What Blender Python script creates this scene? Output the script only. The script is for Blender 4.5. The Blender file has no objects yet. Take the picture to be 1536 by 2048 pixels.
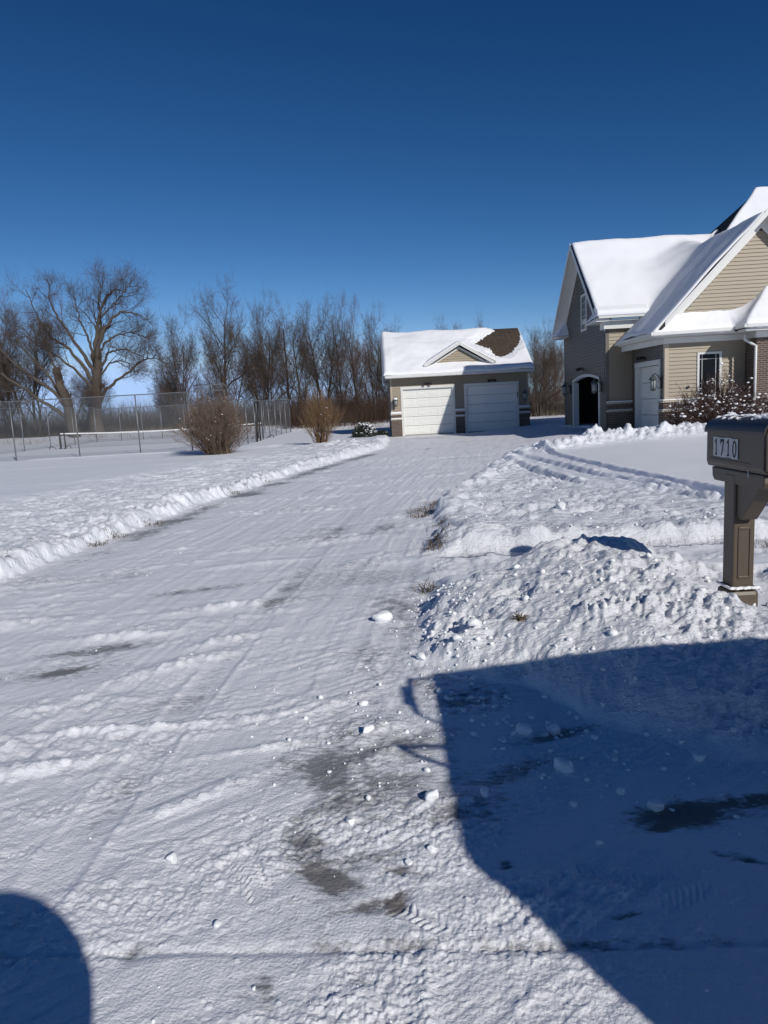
import bpy, math, random
import numpy as np
from mathutils import Matrix, Vector

S = bpy.context.scene
COL = S.collection

# ------------------------------------------------------------------ camera
CH = 1.65
cam_d = bpy.data.cameras.new('camera')
cam = bpy.data.objects.new('camera', cam_d)
COL.objects.link(cam)
cam_d.sensor_fit = 'VERTICAL'
cam_d.sensor_height = 36.0
cam_d.lens = 36.0 * 1410 / 2048
cam_d.clip_start = 0.02
cam_d.clip_end = 4000
PITCH = math.atan(212 / 1410)
ROLL = 0.053
_F = Vector((0, math.cos(PITCH), -math.sin(PITCH)))
_U0 = Vector((0, math.sin(PITCH), math.cos(PITCH)))
_R0 = Vector((1, 0, 0))
_R = math.cos(ROLL) * _R0 - math.sin(ROLL) * _U0
_U = math.cos(ROLL) * _U0 + math.sin(ROLL) * _R0
cam.matrix_world = Matrix(((_R.x, _U.x, -_F.x, 0), (_R.y, _U.y, -_F.y, 0), (_R.z, _U.z, -_F.z, CH), (0, 0, 0, 1)))
S.camera = cam

# ------------------------------------------------------------------ light
SUN_AZ = math.radians(151.2)      # clockwise from +Y
SUN_EL = math.radians(29.6)
W = bpy.data.worlds.new('World')
S.world = W
W.use_nodes = True
wn = W.node_tree
bg = wn.nodes['Background']
sky = wn.nodes.new('ShaderNodeTexSky')
sky.sky_type = 'NISHITA'
sky.sun_disc = False
sky.sun_elevation = SUN_EL
sky.sun_rotation = SUN_AZ
sky.altitude = 200
sky.air_density = 0.6
sky.dust_density = 0.0
sky.ozone_density = 6.0
# deepen the clear winter sky: steeper fall-off towards the zenith, more in red than in blue
_sep = wn.nodes.new('ShaderNodeSeparateColor'); _com = wn.nodes.new('ShaderNodeCombineColor')
wn.links.new(sky.outputs[0], _sep.inputs[0])
for _k, (_p, _g, _c) in enumerate(((2.1, 0.42, 3.2), (1.48, 0.50, 6.0), (1.25, 0.56, 11.0))):
    _a = wn.nodes.new('ShaderNodeMath'); _a.operation = 'MINIMUM'; _a.inputs[1].default_value = _c
    _b = wn.nodes.new('ShaderNodeMath'); _b.operation = 'POWER'; _b.inputs[1].default_value = _p
    _m = wn.nodes.new('ShaderNodeMath'); _m.operation = 'MULTIPLY'; _m.inputs[1].default_value = _g
    wn.links.new(_sep.outputs[_k], _a.inputs[0]); wn.links.new(_a.outputs[0], _b.inputs[0]); wn.links.new(_b.outputs[0], _m.inputs[0])
    wn.links.new(_m.outputs[0], _com.inputs[_k])
wn.links.new(_com.outputs[0], bg.inputs[0])
bg.inputs[1].default_value = 0.10
sun_d = bpy.data.lights.new('sun', 'SUN')
sun_d.energy = 4.0
sun_d.angle = math.radians(0.55)
sun_d.color = (1.0, 0.955, 0.89)
sun = bpy.data.objects.new('sun', sun_d)
COL.objects.link(sun)
to_sun = Vector((math.sin(SUN_AZ) * math.cos(SUN_EL), math.cos(SUN_AZ) * math.cos(SUN_EL), math.sin(SUN_EL)))
sun.rotation_euler = to_sun.to_track_quat('Z', 'Y').to_euler()
S.view_settings.view_transform = 'Standard'
S.view_settings.look = 'None'
S.view_settings.exposure = -0.17
S.view_settings.gamma = 1.0
S.cycles.max_bounces = 5
S.cycles.transparent_max_bounces = 24

# ------------------------------------------------------------------ helpers
def tag(o, label=None, cat=None, group=None, kind=None):
    if label: o['label'] = label
    if cat: o['category'] = cat
    if group: o['group'] = group
    if kind: o['kind'] = kind
    return o

def empty(name, loc=(0, 0, 0), rz=0, parent=None):
    o = bpy.data.objects.new(name, None)
    COL.objects.link(o)
    o.location = loc
    o.rotation_euler = (0, 0, rz)
    o.empty_display_size = 0.3
    if parent: o.parent = parent
    return o

class MB:
    def __init__(s):
        s.v = []; s.f = []
    def add(s, vs, fs):
        n = len(s.v)
        s.v += [tuple(map(float, q)) for q in vs]
        s.f += [tuple(i + n for i in q) for q in fs]
        return s
    def box(s, x0, x1, y0, y1, z0, z1):
        vs = [(x, y, z) for z in (z0, z1) for y in (y0, y1) for x in (x0, x1)]
        return s.add(vs, [(0, 2, 3, 1), (4, 5, 7, 6), (0, 1, 5, 4), (2, 6, 7, 3), (0, 4, 6, 2), (1, 3, 7, 5)])
    def quad(s, a, b, c, d):
        return s.add([a, b, c, d], [(0, 1, 2, 3)])
    def prism(s, poly, ax, c0, c1):
        """polygon (a,b) pairs extruded along axis ax ('x','y','z') between c0 and c1"""
        def P(a, b, c):
            return {'x': (c, a, b), 'y': (a, c, b), 'z': (a, b, c)}[ax]
        n = len(poly)
        vs = [P(a, b, c0) for a, b in poly] + [P(a, b, c1) for a, b in poly]
        fs = [tuple(range(n - 1, -1, -1)), tuple(range(n, 2 * n))]
        fs += [(i, (i + 1) % n, n + (i + 1) % n, n + i) for i in range(n)]
        return s.add(vs, fs)
    def tube(s, pts, rad, n=6, cap=True):
        pts = [Vector(p) for p in pts]
        if not hasattr(rad, '__len__'): rad = [rad] * len(pts)
        base = len(s.v)
        up = Vector((0.31, 0.17, 0.93))
        for i, p in enumerate(pts):
            d = (pts[min(i + 1, len(pts) - 1)] - pts[max(i - 1, 0)])
            if d.length < 1e-9: d = Vector((0, 0, 1))
            d.normalize()
            a = d.cross(up)
            if a.length < 0.05: a = d.cross(Vector((1, 0, 0)))
            a.normalize(); b = d.cross(a)
            for k in range(n):
                t = 2 * math.pi * k / n
                q = p + a * (math.cos(t) * rad[i]) + b * (math.sin(t) * rad[i])
                s.v.append((q.x, q.y, q.z))
        for i in range(len(pts) - 1):
            for k in range(n):
                k2 = (k + 1) % n
                s.f.append((base + i * n + k, base + i * n + k2, base + (i + 1) * n + k2, base + (i + 1) * n + k))
        if cap:
            s.f.append(tuple(base + k for k in range(n - 1, -1, -1)))
            e = base + (len(pts) - 1) * n
            s.f.append(tuple(e + k for k in range(n)))
        return s
    def lathe(s, prof, c=(0, 0, 0), n=16):
        vs = []
        for r, z in prof:
            for k in range(n):
                t = 2 * math.pi * k / n
                vs.append((c[0] + r * math.cos(t), c[1] + r * math.sin(t), c[2] + z))
        fs = []
        for i in range(len(prof) - 1):
            for k in range(n):
                k2 = (k + 1) % n
                fs.append((i * n + k, i * n + k2, (i + 1) * n + k2, (i + 1) * n + k))
        fs.append(tuple(range(n - 1, -1, -1)))
        fs.append(tuple((len(prof) - 1) * n + k for k in range(n)))
        return s.add(vs, fs)
    def build(s, name, m, parent=None, smooth=False, bevel=0, loc=None):
        me = bpy.data.meshes.new(name)
        me.from_pydata(s.v, [], s.f)
        me.update()
        if m: me.materials.append(m)
        if smooth: me.polygons.foreach_set('use_smooth', [True] * len(me.polygons))
        o = bpy.data.objects.new(name, me)
        COL.objects.link(o)
        if parent: o.parent = parent
        if loc: o.location = loc
        if bevel:
            b = o.modifiers.new('bevel', 'BEVEL'); b.width = bevel; b.segments = 2; b.limit_method = 'ANGLE'
        return o

def np_mesh(name, V, F, m, parent=None, smooth=True, attrs=None):
    """V (n,3) array, F (k,4) or (k,3) int array"""
    me = bpy.data.meshes.new(name)
    k = F.shape[1]
    me.vertices.add(len(V)); me.vertices.foreach_set('co', np.ascontiguousarray(V, np.float32).ravel())
    me.loops.add(F.size); me.loops.foreach_set('vertex_index', np.ascontiguousarray(F, np.int32).ravel())
    me.polygons.add(len(F))
    me.polygons.foreach_set('loop_start', np.arange(0, F.size, k, dtype=np.int32))
    me.update(calc_edges=True)
    me.validate()
    if smooth: me.polygons.foreach_set('use_smooth', np.ones(len(me.polygons), bool))
    for n, a in (attrs or {}).items():
        at = me.attributes.new(n, 'FLOAT', 'POINT')
        at.data.foreach_set('value', np.ascontiguousarray(a, np.float32))
    if m: me.materials.append(m)
    o = bpy.data.objects.new(name, me)
    COL.objects.link(o)
    if parent: o.parent = parent
    return o

def copy_tree(o, parent=None):
    c = o.copy(); COL.objects.link(c)
    if parent: c.parent = parent
    for ch in [q for q in bpy.data.objects if q.parent == o]:
        copy_tree(ch, c)
    return c

# ------------------------------------------------------------------ noise
_rs = np.random.RandomState(5)
_ga = _rs.rand(4096) * 2 * np.pi
_GX = np.cos(_ga); _GY = np.sin(_ga); _UU = _rs.rand(4096)
def _hash(i, j, s):
    h = (i * 374761393 + j * 668265263 + s * 974634777) & 0x7fffffff
    h = ((h ^ (h >> 13)) * 1274126177) & 0x7fffffff
    return (h ^ (h >> 16)) & 4095
def pn(x, y, seed=0):
    x = np.asarray(x, float); y = np.asarray(y, float)
    i = np.floor(x).astype(np.int64); j = np.floor(y).astype(np.int64)
    u = x - i; v = y - j
    su = u * u * u * (u * (u * 6 - 15) + 10); sv = v * v * v * (v * (v * 6 - 15) + 10)
    def g(a, b):
        h = _hash(i + a, j + b, seed)
        return _GX[h] * (u - a) + _GY[h] * (v - b)
    n0 = g(0, 0) * (1 - su) + g(1, 0) * su
    n1 = g(0, 1) * (1 - su) + g(1, 1) * su
    return (n0 * (1 - sv) + n1 * sv) * 1.5
def fbm(x, y, lam, octs, cell, seed=0, gain=0.5):
    """fractal noise; wavelengths below the mesh cell fade out"""
    r = 0; a = 1.0
    for k in range(octs):
        l = lam / 2 ** k
        w = np.clip(l / (cell * 2.2) - 0.8, 0, 1)
        r = r + a * w * pn(x / l, y / l, seed + k * 7)
        a *= gain
    return r
def worley(x, y, lam, cell, seed=0, rmin=0.25, rmax=0.62):
    """rounded clods: height of random half-balls scattered one per cell, in units of lam"""
    X = np.asarray(x) / lam; Y = np.asarray(y) / lam
    i = np.floor(X).astype(np.int64); j = np.floor(Y).astype(np.int64)
    out = np.zeros_like(X)
    for a in (-1, 0, 1):
        for b in (-1, 0, 1):
            h = _hash(i + a, j + b, seed); h2 = _hash(i + a, j + b, seed + 91); h3 = _hash(i + a, j + b, seed + 177)
            cx = i + a + _UU[h]; cy = j + b + _UU[h2]; r = rmin + (rmax - rmin) * _UU[h3] ** 2
            d2 = ((X - cx) ** 2 + (Y - cy) ** 2) / r ** 2
            out = np.maximum(out, r * np.sqrt(np.clip(1 - d2, 0, 1)))
    return out * lam * np.clip(lam / (cell * 3) - 0.5, 0, 1)
def ss(a, b, x):
    t = np.clip((x - a) / (b - a), 0, 1)
    return t * t * (3 - 2 * t)
def polyd(x, y, pts):
    d = np.full(np.shape(x), 1e9)
    for (x0, y0), (x1, y1) in zip(pts[:-1], pts[1:]):
        vx, vy = x1 - x0, y1 - y0
        t = np.clip(((x - x0) * vx + (y - y0) * vy) / (vx * vx + vy * vy), 0, 1)
        d = np.minimum(d, np.hypot(x - x0 - t * vx, y - y0 - t * vy))
    return d

# ------------------------------------------------------------------ materials
def new_mat(name):
    m = bpy.data.materials.new(name); m.use_nodes = True
    nt = m.node_tree; b = nt.nodes['Principled BSDF']
    return m, nt, b
def N(nt, t, **kw):
    n = nt.nodes.new(t)
    for k, v in kw.items(): setattr(n, k, v)
    return n
def mat(name, col, rough=0.6, var=0.12, vscale=3.0, bump=0.0, bscale=60, metal=0.0, spec=0.5, stretch=(1, 1, 1)):
    m, nt, b = new_mat(name)
    tc = N(nt, 'ShaderNodeTexCoord'); mp = N(nt, 'ShaderNodeMapping')
    mp.inputs['Scale'].default_value = stretch
    nt.links.new(tc.outputs['Object'], mp.inputs[0])
    nz = N(nt, 'ShaderNodeTexNoise'); nz.inputs['Scale'].default_value = vscale; nz.inputs['Detail'].default_value = 6
    nt.links.new(mp.outputs[0], nz.inputs[0])
    mx = N(nt, 'ShaderNodeMix', data_type='RGBA')
    nt.links.new(nz.outputs[0], mx.inputs[0])
    mx.inputs[6].default_value = tuple(c * (1 - var * 1.6) for c in col) + (1,)
    mx.inputs[7].default_value = tuple(min(1, c * (1 + var * 1.6)) for c in col) + (1,)
    nt.links.new(mx.outputs[2], b.inputs['Base Color'])
    b.inputs['Roughness'].default_value = rough
    b.inputs['Metallic'].default_value = metal
    b.inputs['Specular IOR Level'].default_value = spec
    if bump:
        nb = N(nt, 'ShaderNodeTexNoise'); nb.inputs['Scale'].default_value = bscale; nb.inputs['Detail'].default_value = 4
        nt.links.new(mp.outputs[0], nb.inputs[0])
        bp = N(nt, 'ShaderNodeBump'); bp.inputs['Strength'].default_value = bump; bp.inputs['Distance'].default_value = 0.01
        nt.links.new(nb.outputs[0], bp.inputs['Height']); nt.links.new(bp.outputs[0], b.inputs['Normal'])
    return m

SNOWC = (0.80, 0.82, 0.87)
def snow_mat(name, col=SNOWC, bump=0.5, bscale=90, bare=False, under=(0.215, 0.225, 0.235), bd=0.006):
    m, nt, b = new_mat(name)
    L = nt.links.new
    tc = N(nt, 'ShaderNodeTexCoord')
    n1 = N(nt, 'ShaderNodeTexNoise'); n1.inputs['Scale'].default_value = bscale; n1.inputs['Detail'].default_value = 6
    n1.inputs['Roughness'].default_value = 0.6
    L(tc.outputs['Object'], n1.inputs[0])
    bp = N(nt, 'ShaderNodeBump'); bp.inputs['Strength'].default_value = bump; bp.inputs['Distance'].default_value = bd
    L(n1.outputs[0], bp.inputs['Height']); L(bp.outputs[0], b.inputs['Normal'])
    # coarser relief where the snow has been churned or sprayed (per-vertex 'rgh')
    ra = N(nt, 'ShaderNodeAttribute'); ra.attribute_name = 'rgh'
    rm = N(nt, 'ShaderNodeMapping'); rm.inputs['Scale'].default_value = (.55, 1.0, 1.0); rm.inputs['Rotation'].default_value = (0, 0, math.radians(-14))
    L(tc.outputs['Object'], rm.inputs[0])
    rn = N(nt, 'ShaderNodeTexNoise'); rn.inputs['Scale'].default_value = 5.5; rn.inputs['Detail'].default_value = 7; rn.inputs['Roughness'].default_value = 0.68
    L(rm.outputs[0], rn.inputs[0])
    rk = N(nt, 'ShaderNodeMath', operation='MULTIPLY'); L(rn.outputs[0], rk.inputs[0]); L(ra.outputs['Fac'], rk.inputs[1])
    rb = N(nt, 'ShaderNodeBump'); rb.inputs['Strength'].default_value = 1.0; rb.inputs['Distance'].default_value = 0.10
    L(rk.outputs[0], rb.inputs['Height']); L(rb.outputs[0], bp.inputs['Normal'])
    n2 = N(nt, 'ShaderNodeTexNoise'); n2.inputs['Scale'].default_value = 1.3; n2.inputs['Detail'].default_value = 5
    L(tc.outputs['Object'], n2.inputs[0])
    mx = N(nt, 'ShaderNodeMix', data_type='RGBA')
    L(n2.outputs[0], mx.inputs[0])
    mx.inputs[6].default_value = tuple(c * 0.955 for c in col) + (1,)
    mx.inputs[7].default_value = tuple(min(1, c * 1.04) for c in col) + (1,)
    out = mx.outputs[2]
    b.inputs['Roughness'].default_value = 0.55
    b.inputs['Specular IOR Level'].default_value = 0.35
    if bare:
        # thin packed snow over concrete: bare patches break up at a fine scale
        a = N(nt, 'ShaderNodeAttribute'); a.attribute_name = 'bare'
        n3 = N(nt, 'ShaderNodeTexNoise'); n3.inputs['Scale'].default_value = 42; n3.inputs['Detail'].default_value = 8
        n3.inputs['Roughness'].default_value = 0.68
        mp = N(nt, 'ShaderNodeMapping'); mp.inputs['Scale'].default_value = (0.45, 1.2, 1)
        mp.inputs['Rotation'].default_value = (0, 0, math.radians(-12))
        L(tc.outputs['Object'], mp.inputs[0]); L(mp.outputs[0], n3.inputs[0])
        ad = N(nt, 'ShaderNodeMath', operation='MULTIPLY_ADD')
        L(n3.outputs[0], ad.inputs[0]); ad.inputs[1].default_value = 2.6; ad.inputs[2].default_value = -1.30
        s2 = N(nt, 'ShaderNodeMath', operation='ADD'); L(ad.outputs[0], s2.inputs[0]); L(a.outputs['Fac'], s2.inputs[1])
        mr = N(nt, 'ShaderNodeMapRange'); mr.inputs['From Min'].default_value = 0.38; mr.inputs['From Max'].default_value = 1.05; mr.inputs['To Max'].default_value = 0.92
        L(s2.outputs[0], mr.inputs['Value'])
        ad2 = N(nt, 'ShaderNodeAttribute'); ad2.attribute_name = 'dirt'
        um = N(nt, 'ShaderNodeMix', data_type='RGBA'); L(ad2.outputs['Fac'], um.inputs[0])
        um.inputs[6].default_value = under + (1,); um.inputs[7].default_value = (0.085, 0.06, 0.042, 1)
        m2 = N(nt, 'ShaderNodeMix', data_type='RGBA')
        L(mr.outputs[0], m2.inputs[0]); L(out, m2.inputs[6]); L(um.outputs[2], m2.inputs[7])
        out = m2.outputs[2]
    L(out, b.inputs['Base Color'])
    return m

def brick_mat(name, c1, c2, mortar, bw=0.2, bh=0.067, vert=False):
    m, nt, b = new_mat(name)
    L = nt.links.new
    tc = N(nt, 'ShaderNodeTexCoord'); sp = N(nt, 'ShaderNodeSeparateXYZ'); L(tc.outputs['Object'], sp.inputs[0])
    ad = N(nt, 'ShaderNodeMath', operation='ADD'); L(sp.outputs[0], ad.inputs[0]); L(sp.outputs[1], ad.inputs[1])
    cb = N(nt, 'ShaderNodeCombineXYZ')
    L(ad.outputs[0], cb.inputs[1 if vert else 0]); L(sp.outputs[2], cb.inputs[0 if vert else 1])
    br = N(nt, 'ShaderNodeTexBrick')
    L(cb.outputs[0], br.inputs[0])
    br.inputs['Color1'].default_value = c1 + (1,); br.inputs['Color2'].default_value = c2 + (1,)
    br.inputs['Mortar'].default_value = mortar + (1,)
    br.inputs['Scale'].default_value = 1.0; br.inputs['Brick Width'].default_value = bw; br.inputs['Row Height'].default_value = bh
    br.inputs['Mortar Size'].default_value = 0.009; br.inputs['Mortar Smooth'].default_value = 0.2
    L(br.outputs['Color'], b.inputs['Base Color'])
    bp = N(nt, 'ShaderNodeBump'); bp.inputs['Strength'].default_value = 0.8; bp.inputs['Distance'].default_value = 0.006; bp.invert = True
    L(br.outputs['Fac'], bp.inputs['Height']); L(bp.outputs[0], b.inputs['Normal'])
    b.inputs['Roughness'].default_value = 0.85
    return m

M = {}
M['snow'] = snow_mat('lawn_snow')
M['drive'] = snow_mat('packed_snow', col=(0.80, 0.81, 0.855), bare=True, bump=0.9, bscale=85, bd=0.008)
M['pile'] = snow_mat('pile_snow', col=(0.81, 0.82, 0.86), bump=0.7, bscale=55, bd=0.009, bare=True)
M['roofsnow'] = snow_mat('roof_snow', col=(0.84, 0.85, 0.88), bump=0.25, bscale=30)
M['clump'] = snow_mat('clump_snow', col=(0.84, 0.85, 0.87), bump=0.5, bscale=60)
M['siding'] = mat('tan_vinyl_siding', (0.285, 0.238, 0.172), 0.55, 0.05, 0.8, 0.1, 40)
M['siding_shaded'] = mat('shaded_vinyl_siding', (0.125, 0.112, 0.096), 0.55, 0.05, 0.8, 0.1, 40)  # same tan siding, darkened in colour for the walls in shade
M['trim'] = mat('white_trim', (0.62, 0.62, 0.60), 0.45, 0.04, 2.0)
M['corner'] = mat('tan_corner_trim', (0.40, 0.34, 0.26), 0.5, 0.04, 2.0)
M['door'] = mat('garage_door_paint', (0.74, 0.74, 0.70), 0.42, 0.03, 1.5)
M['brick'] = brick_mat('brown_brick', (0.060, 0.040, 0.033), (0.10, 0.064, 0.050), (0.24, 0.20, 0.16))
M['soldier'] = brick_mat('soldier_brick', (0.060, 0.040, 0.033), (0.095, 0.06, 0.047), (0.24, 0.20, 0.16), bh=0.075, bw=0.22, vert=True)
M['ledge'] = mat('limestone_ledge', (0.42, 0.37, 0.30), 0.8, 0.1, 6, 0.3, 50)
M['glass'] = mat('window_glass', (0.008, 0.009, 0.010), 0.12, 0.0, spec=0.12)
M['black'] = mat('black_metal', (0.018, 0.017, 0.017), 0.45, 0.1)
M['pewter'] = mat('pewter_lantern', (0.15, 0.155, 0.16), 0.35, 0.1, 10, metal=0.6)
M['lampglass'] = mat('seeded_glass', (0.40, 0.42, 0.42), 0.15, 0.1, 20)
M['galv'] = mat('galvanised_steel', (0.18, 0.19, 0.205), 0.45, 0.1, 8, metal=0.5)
M['concrete'] = mat('concrete', (0.33, 0.32, 0.30), 0.9, 0.1, 5, 0.3)
M['dark'] = mat('interior_shade', (0.03, 0.028, 0.026), 0.9, 0.1)  # gloom of the open garage put into the colour of its inner walls

def shingle_mat(name, c1, c2, snowdust=0.0):
    m, nt, b = new_mat(name); L = nt.links.new
    tc = N(nt, 'ShaderNodeTexCoord'); sp = N(nt, 'ShaderNodeSeparateXYZ'); L(tc.outputs['Object'], sp.inputs[0])
    ad = N(nt, 'ShaderNodeMath', operation='ADD'); L(sp.outputs[0], ad.inputs[0]); L(sp.outputs[1], ad.inputs[1])
    cb = N(nt, 'ShaderNodeCombineXYZ'); L(ad.outputs[0], cb.inputs[0]); L(sp.outputs[2], cb.inputs[1])
    br = N(nt, 'ShaderNodeTexBrick'); L(cb.outputs[0], br.inputs[0])
    br.inputs['Color1'].default_value = c1 + (1,); br.inputs['Color2'].default_value = c2 + (1,)
    br.inputs['Mortar'].default_value = tuple(c * 0.4 for c in c1) + (1,)
    br.inputs['Scale'].default_value = 1.0; br.inputs['Brick Width'].default_value = 0.28; br.inputs['Row Height'].default_value = 0.085
    br.inputs['Mortar Size'].default_value = 0.008; br.inputs['Bias'].default_value = 0.1
    nz = N(nt, 'ShaderNodeTexNoise'); nz.inputs['Scale'].default_value = 9; nz.inputs['Detail'].default_value = 8
    L(tc.outputs['Object'], nz.inputs[0])
    mx = N(nt, 'ShaderNodeMix', data_type='RGBA', blend_type='MULTIPLY'); mx.inputs[0].default_value = 0.6
    L(br.outputs['Color'], mx.inputs[6]); L(nz.outputs[0], mx.inputs[7])
    gm = N(nt, 'ShaderNodeMix', data_type='RGBA'); gm.inputs[0].default_value = 0.0
    L(mx.outputs[2], b.inputs['Base Color'])
    b.inputs['Roughness'].default_value = 0.95
    bp = N(nt, 'ShaderNodeBump'); bp.inputs['Strength'].default_value = 1.0; bp.inputs['Distance'].default_value = 0.012; bp.invert = True
    L(br.outputs['Fac'], bp.inputs['Height']); L(bp.outputs[0], b.inputs['Normal'])
    return m
M['shingle'] = shingle_mat('brown_shingles', (0.078, 0.056, 0.040), (0.12, 0.084, 0.058))
M['shingle_dark'] = shingle_mat('charcoal_shingles', (0.045, 0.042, 0.042), (0.07, 0.064, 0.06))

# ================================================================== GROUND
XL_Y = [0, 2.0, 3.0, 5, 7.4, 9.35, 12.8, 18.9, 27.6, 33, 38]
XL_X = [-14, -9, -5.4, -4.5, -4.14, -3.86, -3.45, -2.2, .17, .45, .5]
XR_Y = [0, 2.75, 2.95, 3.45, 3.95, 4.2, 4.7, 6.1, 8, 11, 14.8, 18, 21.3, 22.6, 28, 34, 38]
XR_X = [40, 30, 1.6, .95, .7, .35, .28, .30, .55, .75, 2.0, 2.9, 3.9, 9.3, 9.0, 8.5, 8.3]
RUT1 = [(3.9, 23), (4.58, 21.0), (4.75, 15.5), (5.05, 11), (5.5, 8.2)]
RUT2 = [(2.6, 20), (3.1, 17.5), (3.3, 14), (3.35, 12.4), (4.3, 10.9), (5.0, 8.6)]
RUT3 = [(3.3, 21.5), (3.9, 18), (4.1, 14), (4.6, 11.4), (5.2, 9)]
BANK = [(3.9, 19.6), (5.2, 21.0), (7, 21.9), (12, 22.2), (20, 22.2)]

# wheel tracks up the drive (centre lines of single tyres)
TRACKS = [[(-1.35, 1.0), (-1.25, 3), (-1.0, 6), (-.45, 11), (.7, 19), (2.0, 28), (2.6, 38)], [(.15, 1.0), (.2, 2.6), (.05, 4.2), (-.1, 6), (.35, 10), (1.6, 18), (3.3, 27), (4.2, 38)],
          [(-3.4, 3.2), (-2.7, 7), (-1.9, 12), (-.7, 19), (.9, 27), (1.4, 38)], [(-4.3, 4.6), (-3.4, 9), (-2.7, 14), (-1.0, 22), (.9, 30), (5.2, 38)], [(-.6, 4), (-.3, 9), (.9, 15), (2.8, 21), (5.0, 26), (8.3, 30)], [(-2.1, 1.2), (-1.9, 3.4), (-1.2, 6.5), (.2, 12), (2.0, 17), (4.6, 24), (8.4, 28)]]
# (x, y, angle deg of the sole, length, width)
BOOTS = [(-.545, 2.31, 118, .30, .115), (.06, 2.05, -35, .25, .09), (-.45, 3.3, 20, .28, .1), (-.25, 3.38, 10, .26, .1), (-1.45, 3.2, 55, .29, .1),
         (-1.9, 3.9, 62, .29, .1), (.15, 3.1, -5, .28, .1), (.72, 2.2, -20, .28, .1)]
# (x, y, sx, sy, angle deg, strength, dirt)
BARE = [(.10, 5.3, .30, .85, 8, .95, .0), (-.12, 4.4, .26, .5, 20, .7, .05), (.22, 4.0, .22, .3, 0, .85, .0), (-.27, 3.5, .22, .4, 10, .45, .1),
        (-.30, 2.95, .12, .32, 8, .75, .15), (-.37, 2.48, .09, .22, 5, .95, .35), (-.27, 2.28, .16, .07, -38, 1.1, .6), (-.13, 2.12, .14, .05, 12, .75, .5),
        (-.03, 2.14, .06, .05, 45, 1.25, .9), (-.16, 2.38, .25, .1, 0, .55, .2), (.0, 2.3, .09, .035, -20, .95, .5), (-.43, 1.8, .06, .09, 20, .75, .35), (-.08, 1.84, .1, .07, 0, .55, .2),
        (-2.15, 4.95, .5, .13, 12, .8, .1), (-2.2, 4.52, .14, .05, 20, 1.0, .5), (-1.85, 6.55, .6, .12, 15, .75, .1), (.08, 9.4, .30, .42, 0, .95, .2), (-.2, 9.1, .2, .18, 0, .6, .1),
        (.42, 3.75, .26, .2, 5, 1.0, .05), (.54, 2.93, .22, .07, 25, .9, .2), (.78, 3.27, .2, .05, 20, 1.1, .2), (1.12, 2.55, .20, .085, 8, 1.5, 1.0), (1.45, 2.62, .28, .05, 5, 1.3, .9),
        (1.02, 2.50, .1, .05, 25, 1.2, .9), (.36, 2.3, .035, .03, 0, 1.3, .7), (1.19, 2.27, .09, .025, -25, 1.2, .8), (.3, 2.66, .2, .12, 10, .75, .2), (.2, 2.6, .25, .06, 0, .6, .2),
        (.55, 1.91, .9, .028, -3, .85, .35), (.0, 1.95, .5, .035, -3, .75, .4), (.70, 2.02, .05, .02, 10, 1.2, .7), (-.86, 1.98, .07, .05, 30, .6, .4), (1.15, 5.2, .3, .2, 0, 0, 0),
        (.9, 4.35, .1, .12, 0, .9, .5), (1.5, 38.0, 3.5, .8, 0, .6, 0), (2.2, 34.5, 1.6, 1.0, 0, .62, 0), (4.5, 35.8, 2.5, .7, 0, .45, 0), (3.3, 36.8, 3, .4, 0, .5, 0)]

def drive_mask(x, y):
    xl = np.interp(y, XL_Y, XL_X); xr = np.interp(y, XR_Y, XR_X)
    return xl, xr

def mound_h(x, y, cell, rough=True):
    """height of the snow heap by the letter box"""
    wob = 0.10 * pn(x / .5, y / .5, 11) + 0.05 * pn(x / .18, y / .18, 12)
    left = ss(.20, .56, x + wob * 1.3)
    crest_y = np.interp(x, [.2, .5, 1.0, 1.5, 2.2, 2.6, 3.2], [5.1, 5.3, 5.7, 6.0, 6.02, 5.7, 5.4])
    foot_y = np.interp(x, [.3, .75, 1.0, 1.4, 3.0], [4.15, 3.9, 3.3, 2.78, 2.75])
    t_ = np.clip((y + wob + .07 * np.sin(x * 3.1) - foot_y) / (crest_y - foot_y), 0, 1)
    fr = (1 - (1 - t_) ** 3.6) * ss(0, .12, t_)
    bk = 1 - ss(.08, .52, y - crest_y + wob * .5)
    top = np.interp(x, [.2, .5, .95, 1.3, 1.7, 2.1, 2.38, 2.7, 3.4, 5, 8], [.18, .23, .30, .38, .425, .40, .33, .30, .28, .22, .15])
    top = top * (1 - .93 * np.exp(-((x - 2.70) / .48) ** 4 - ((y - 5.1) / .76) ** 4))
    return top * left * fr * bk

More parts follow.
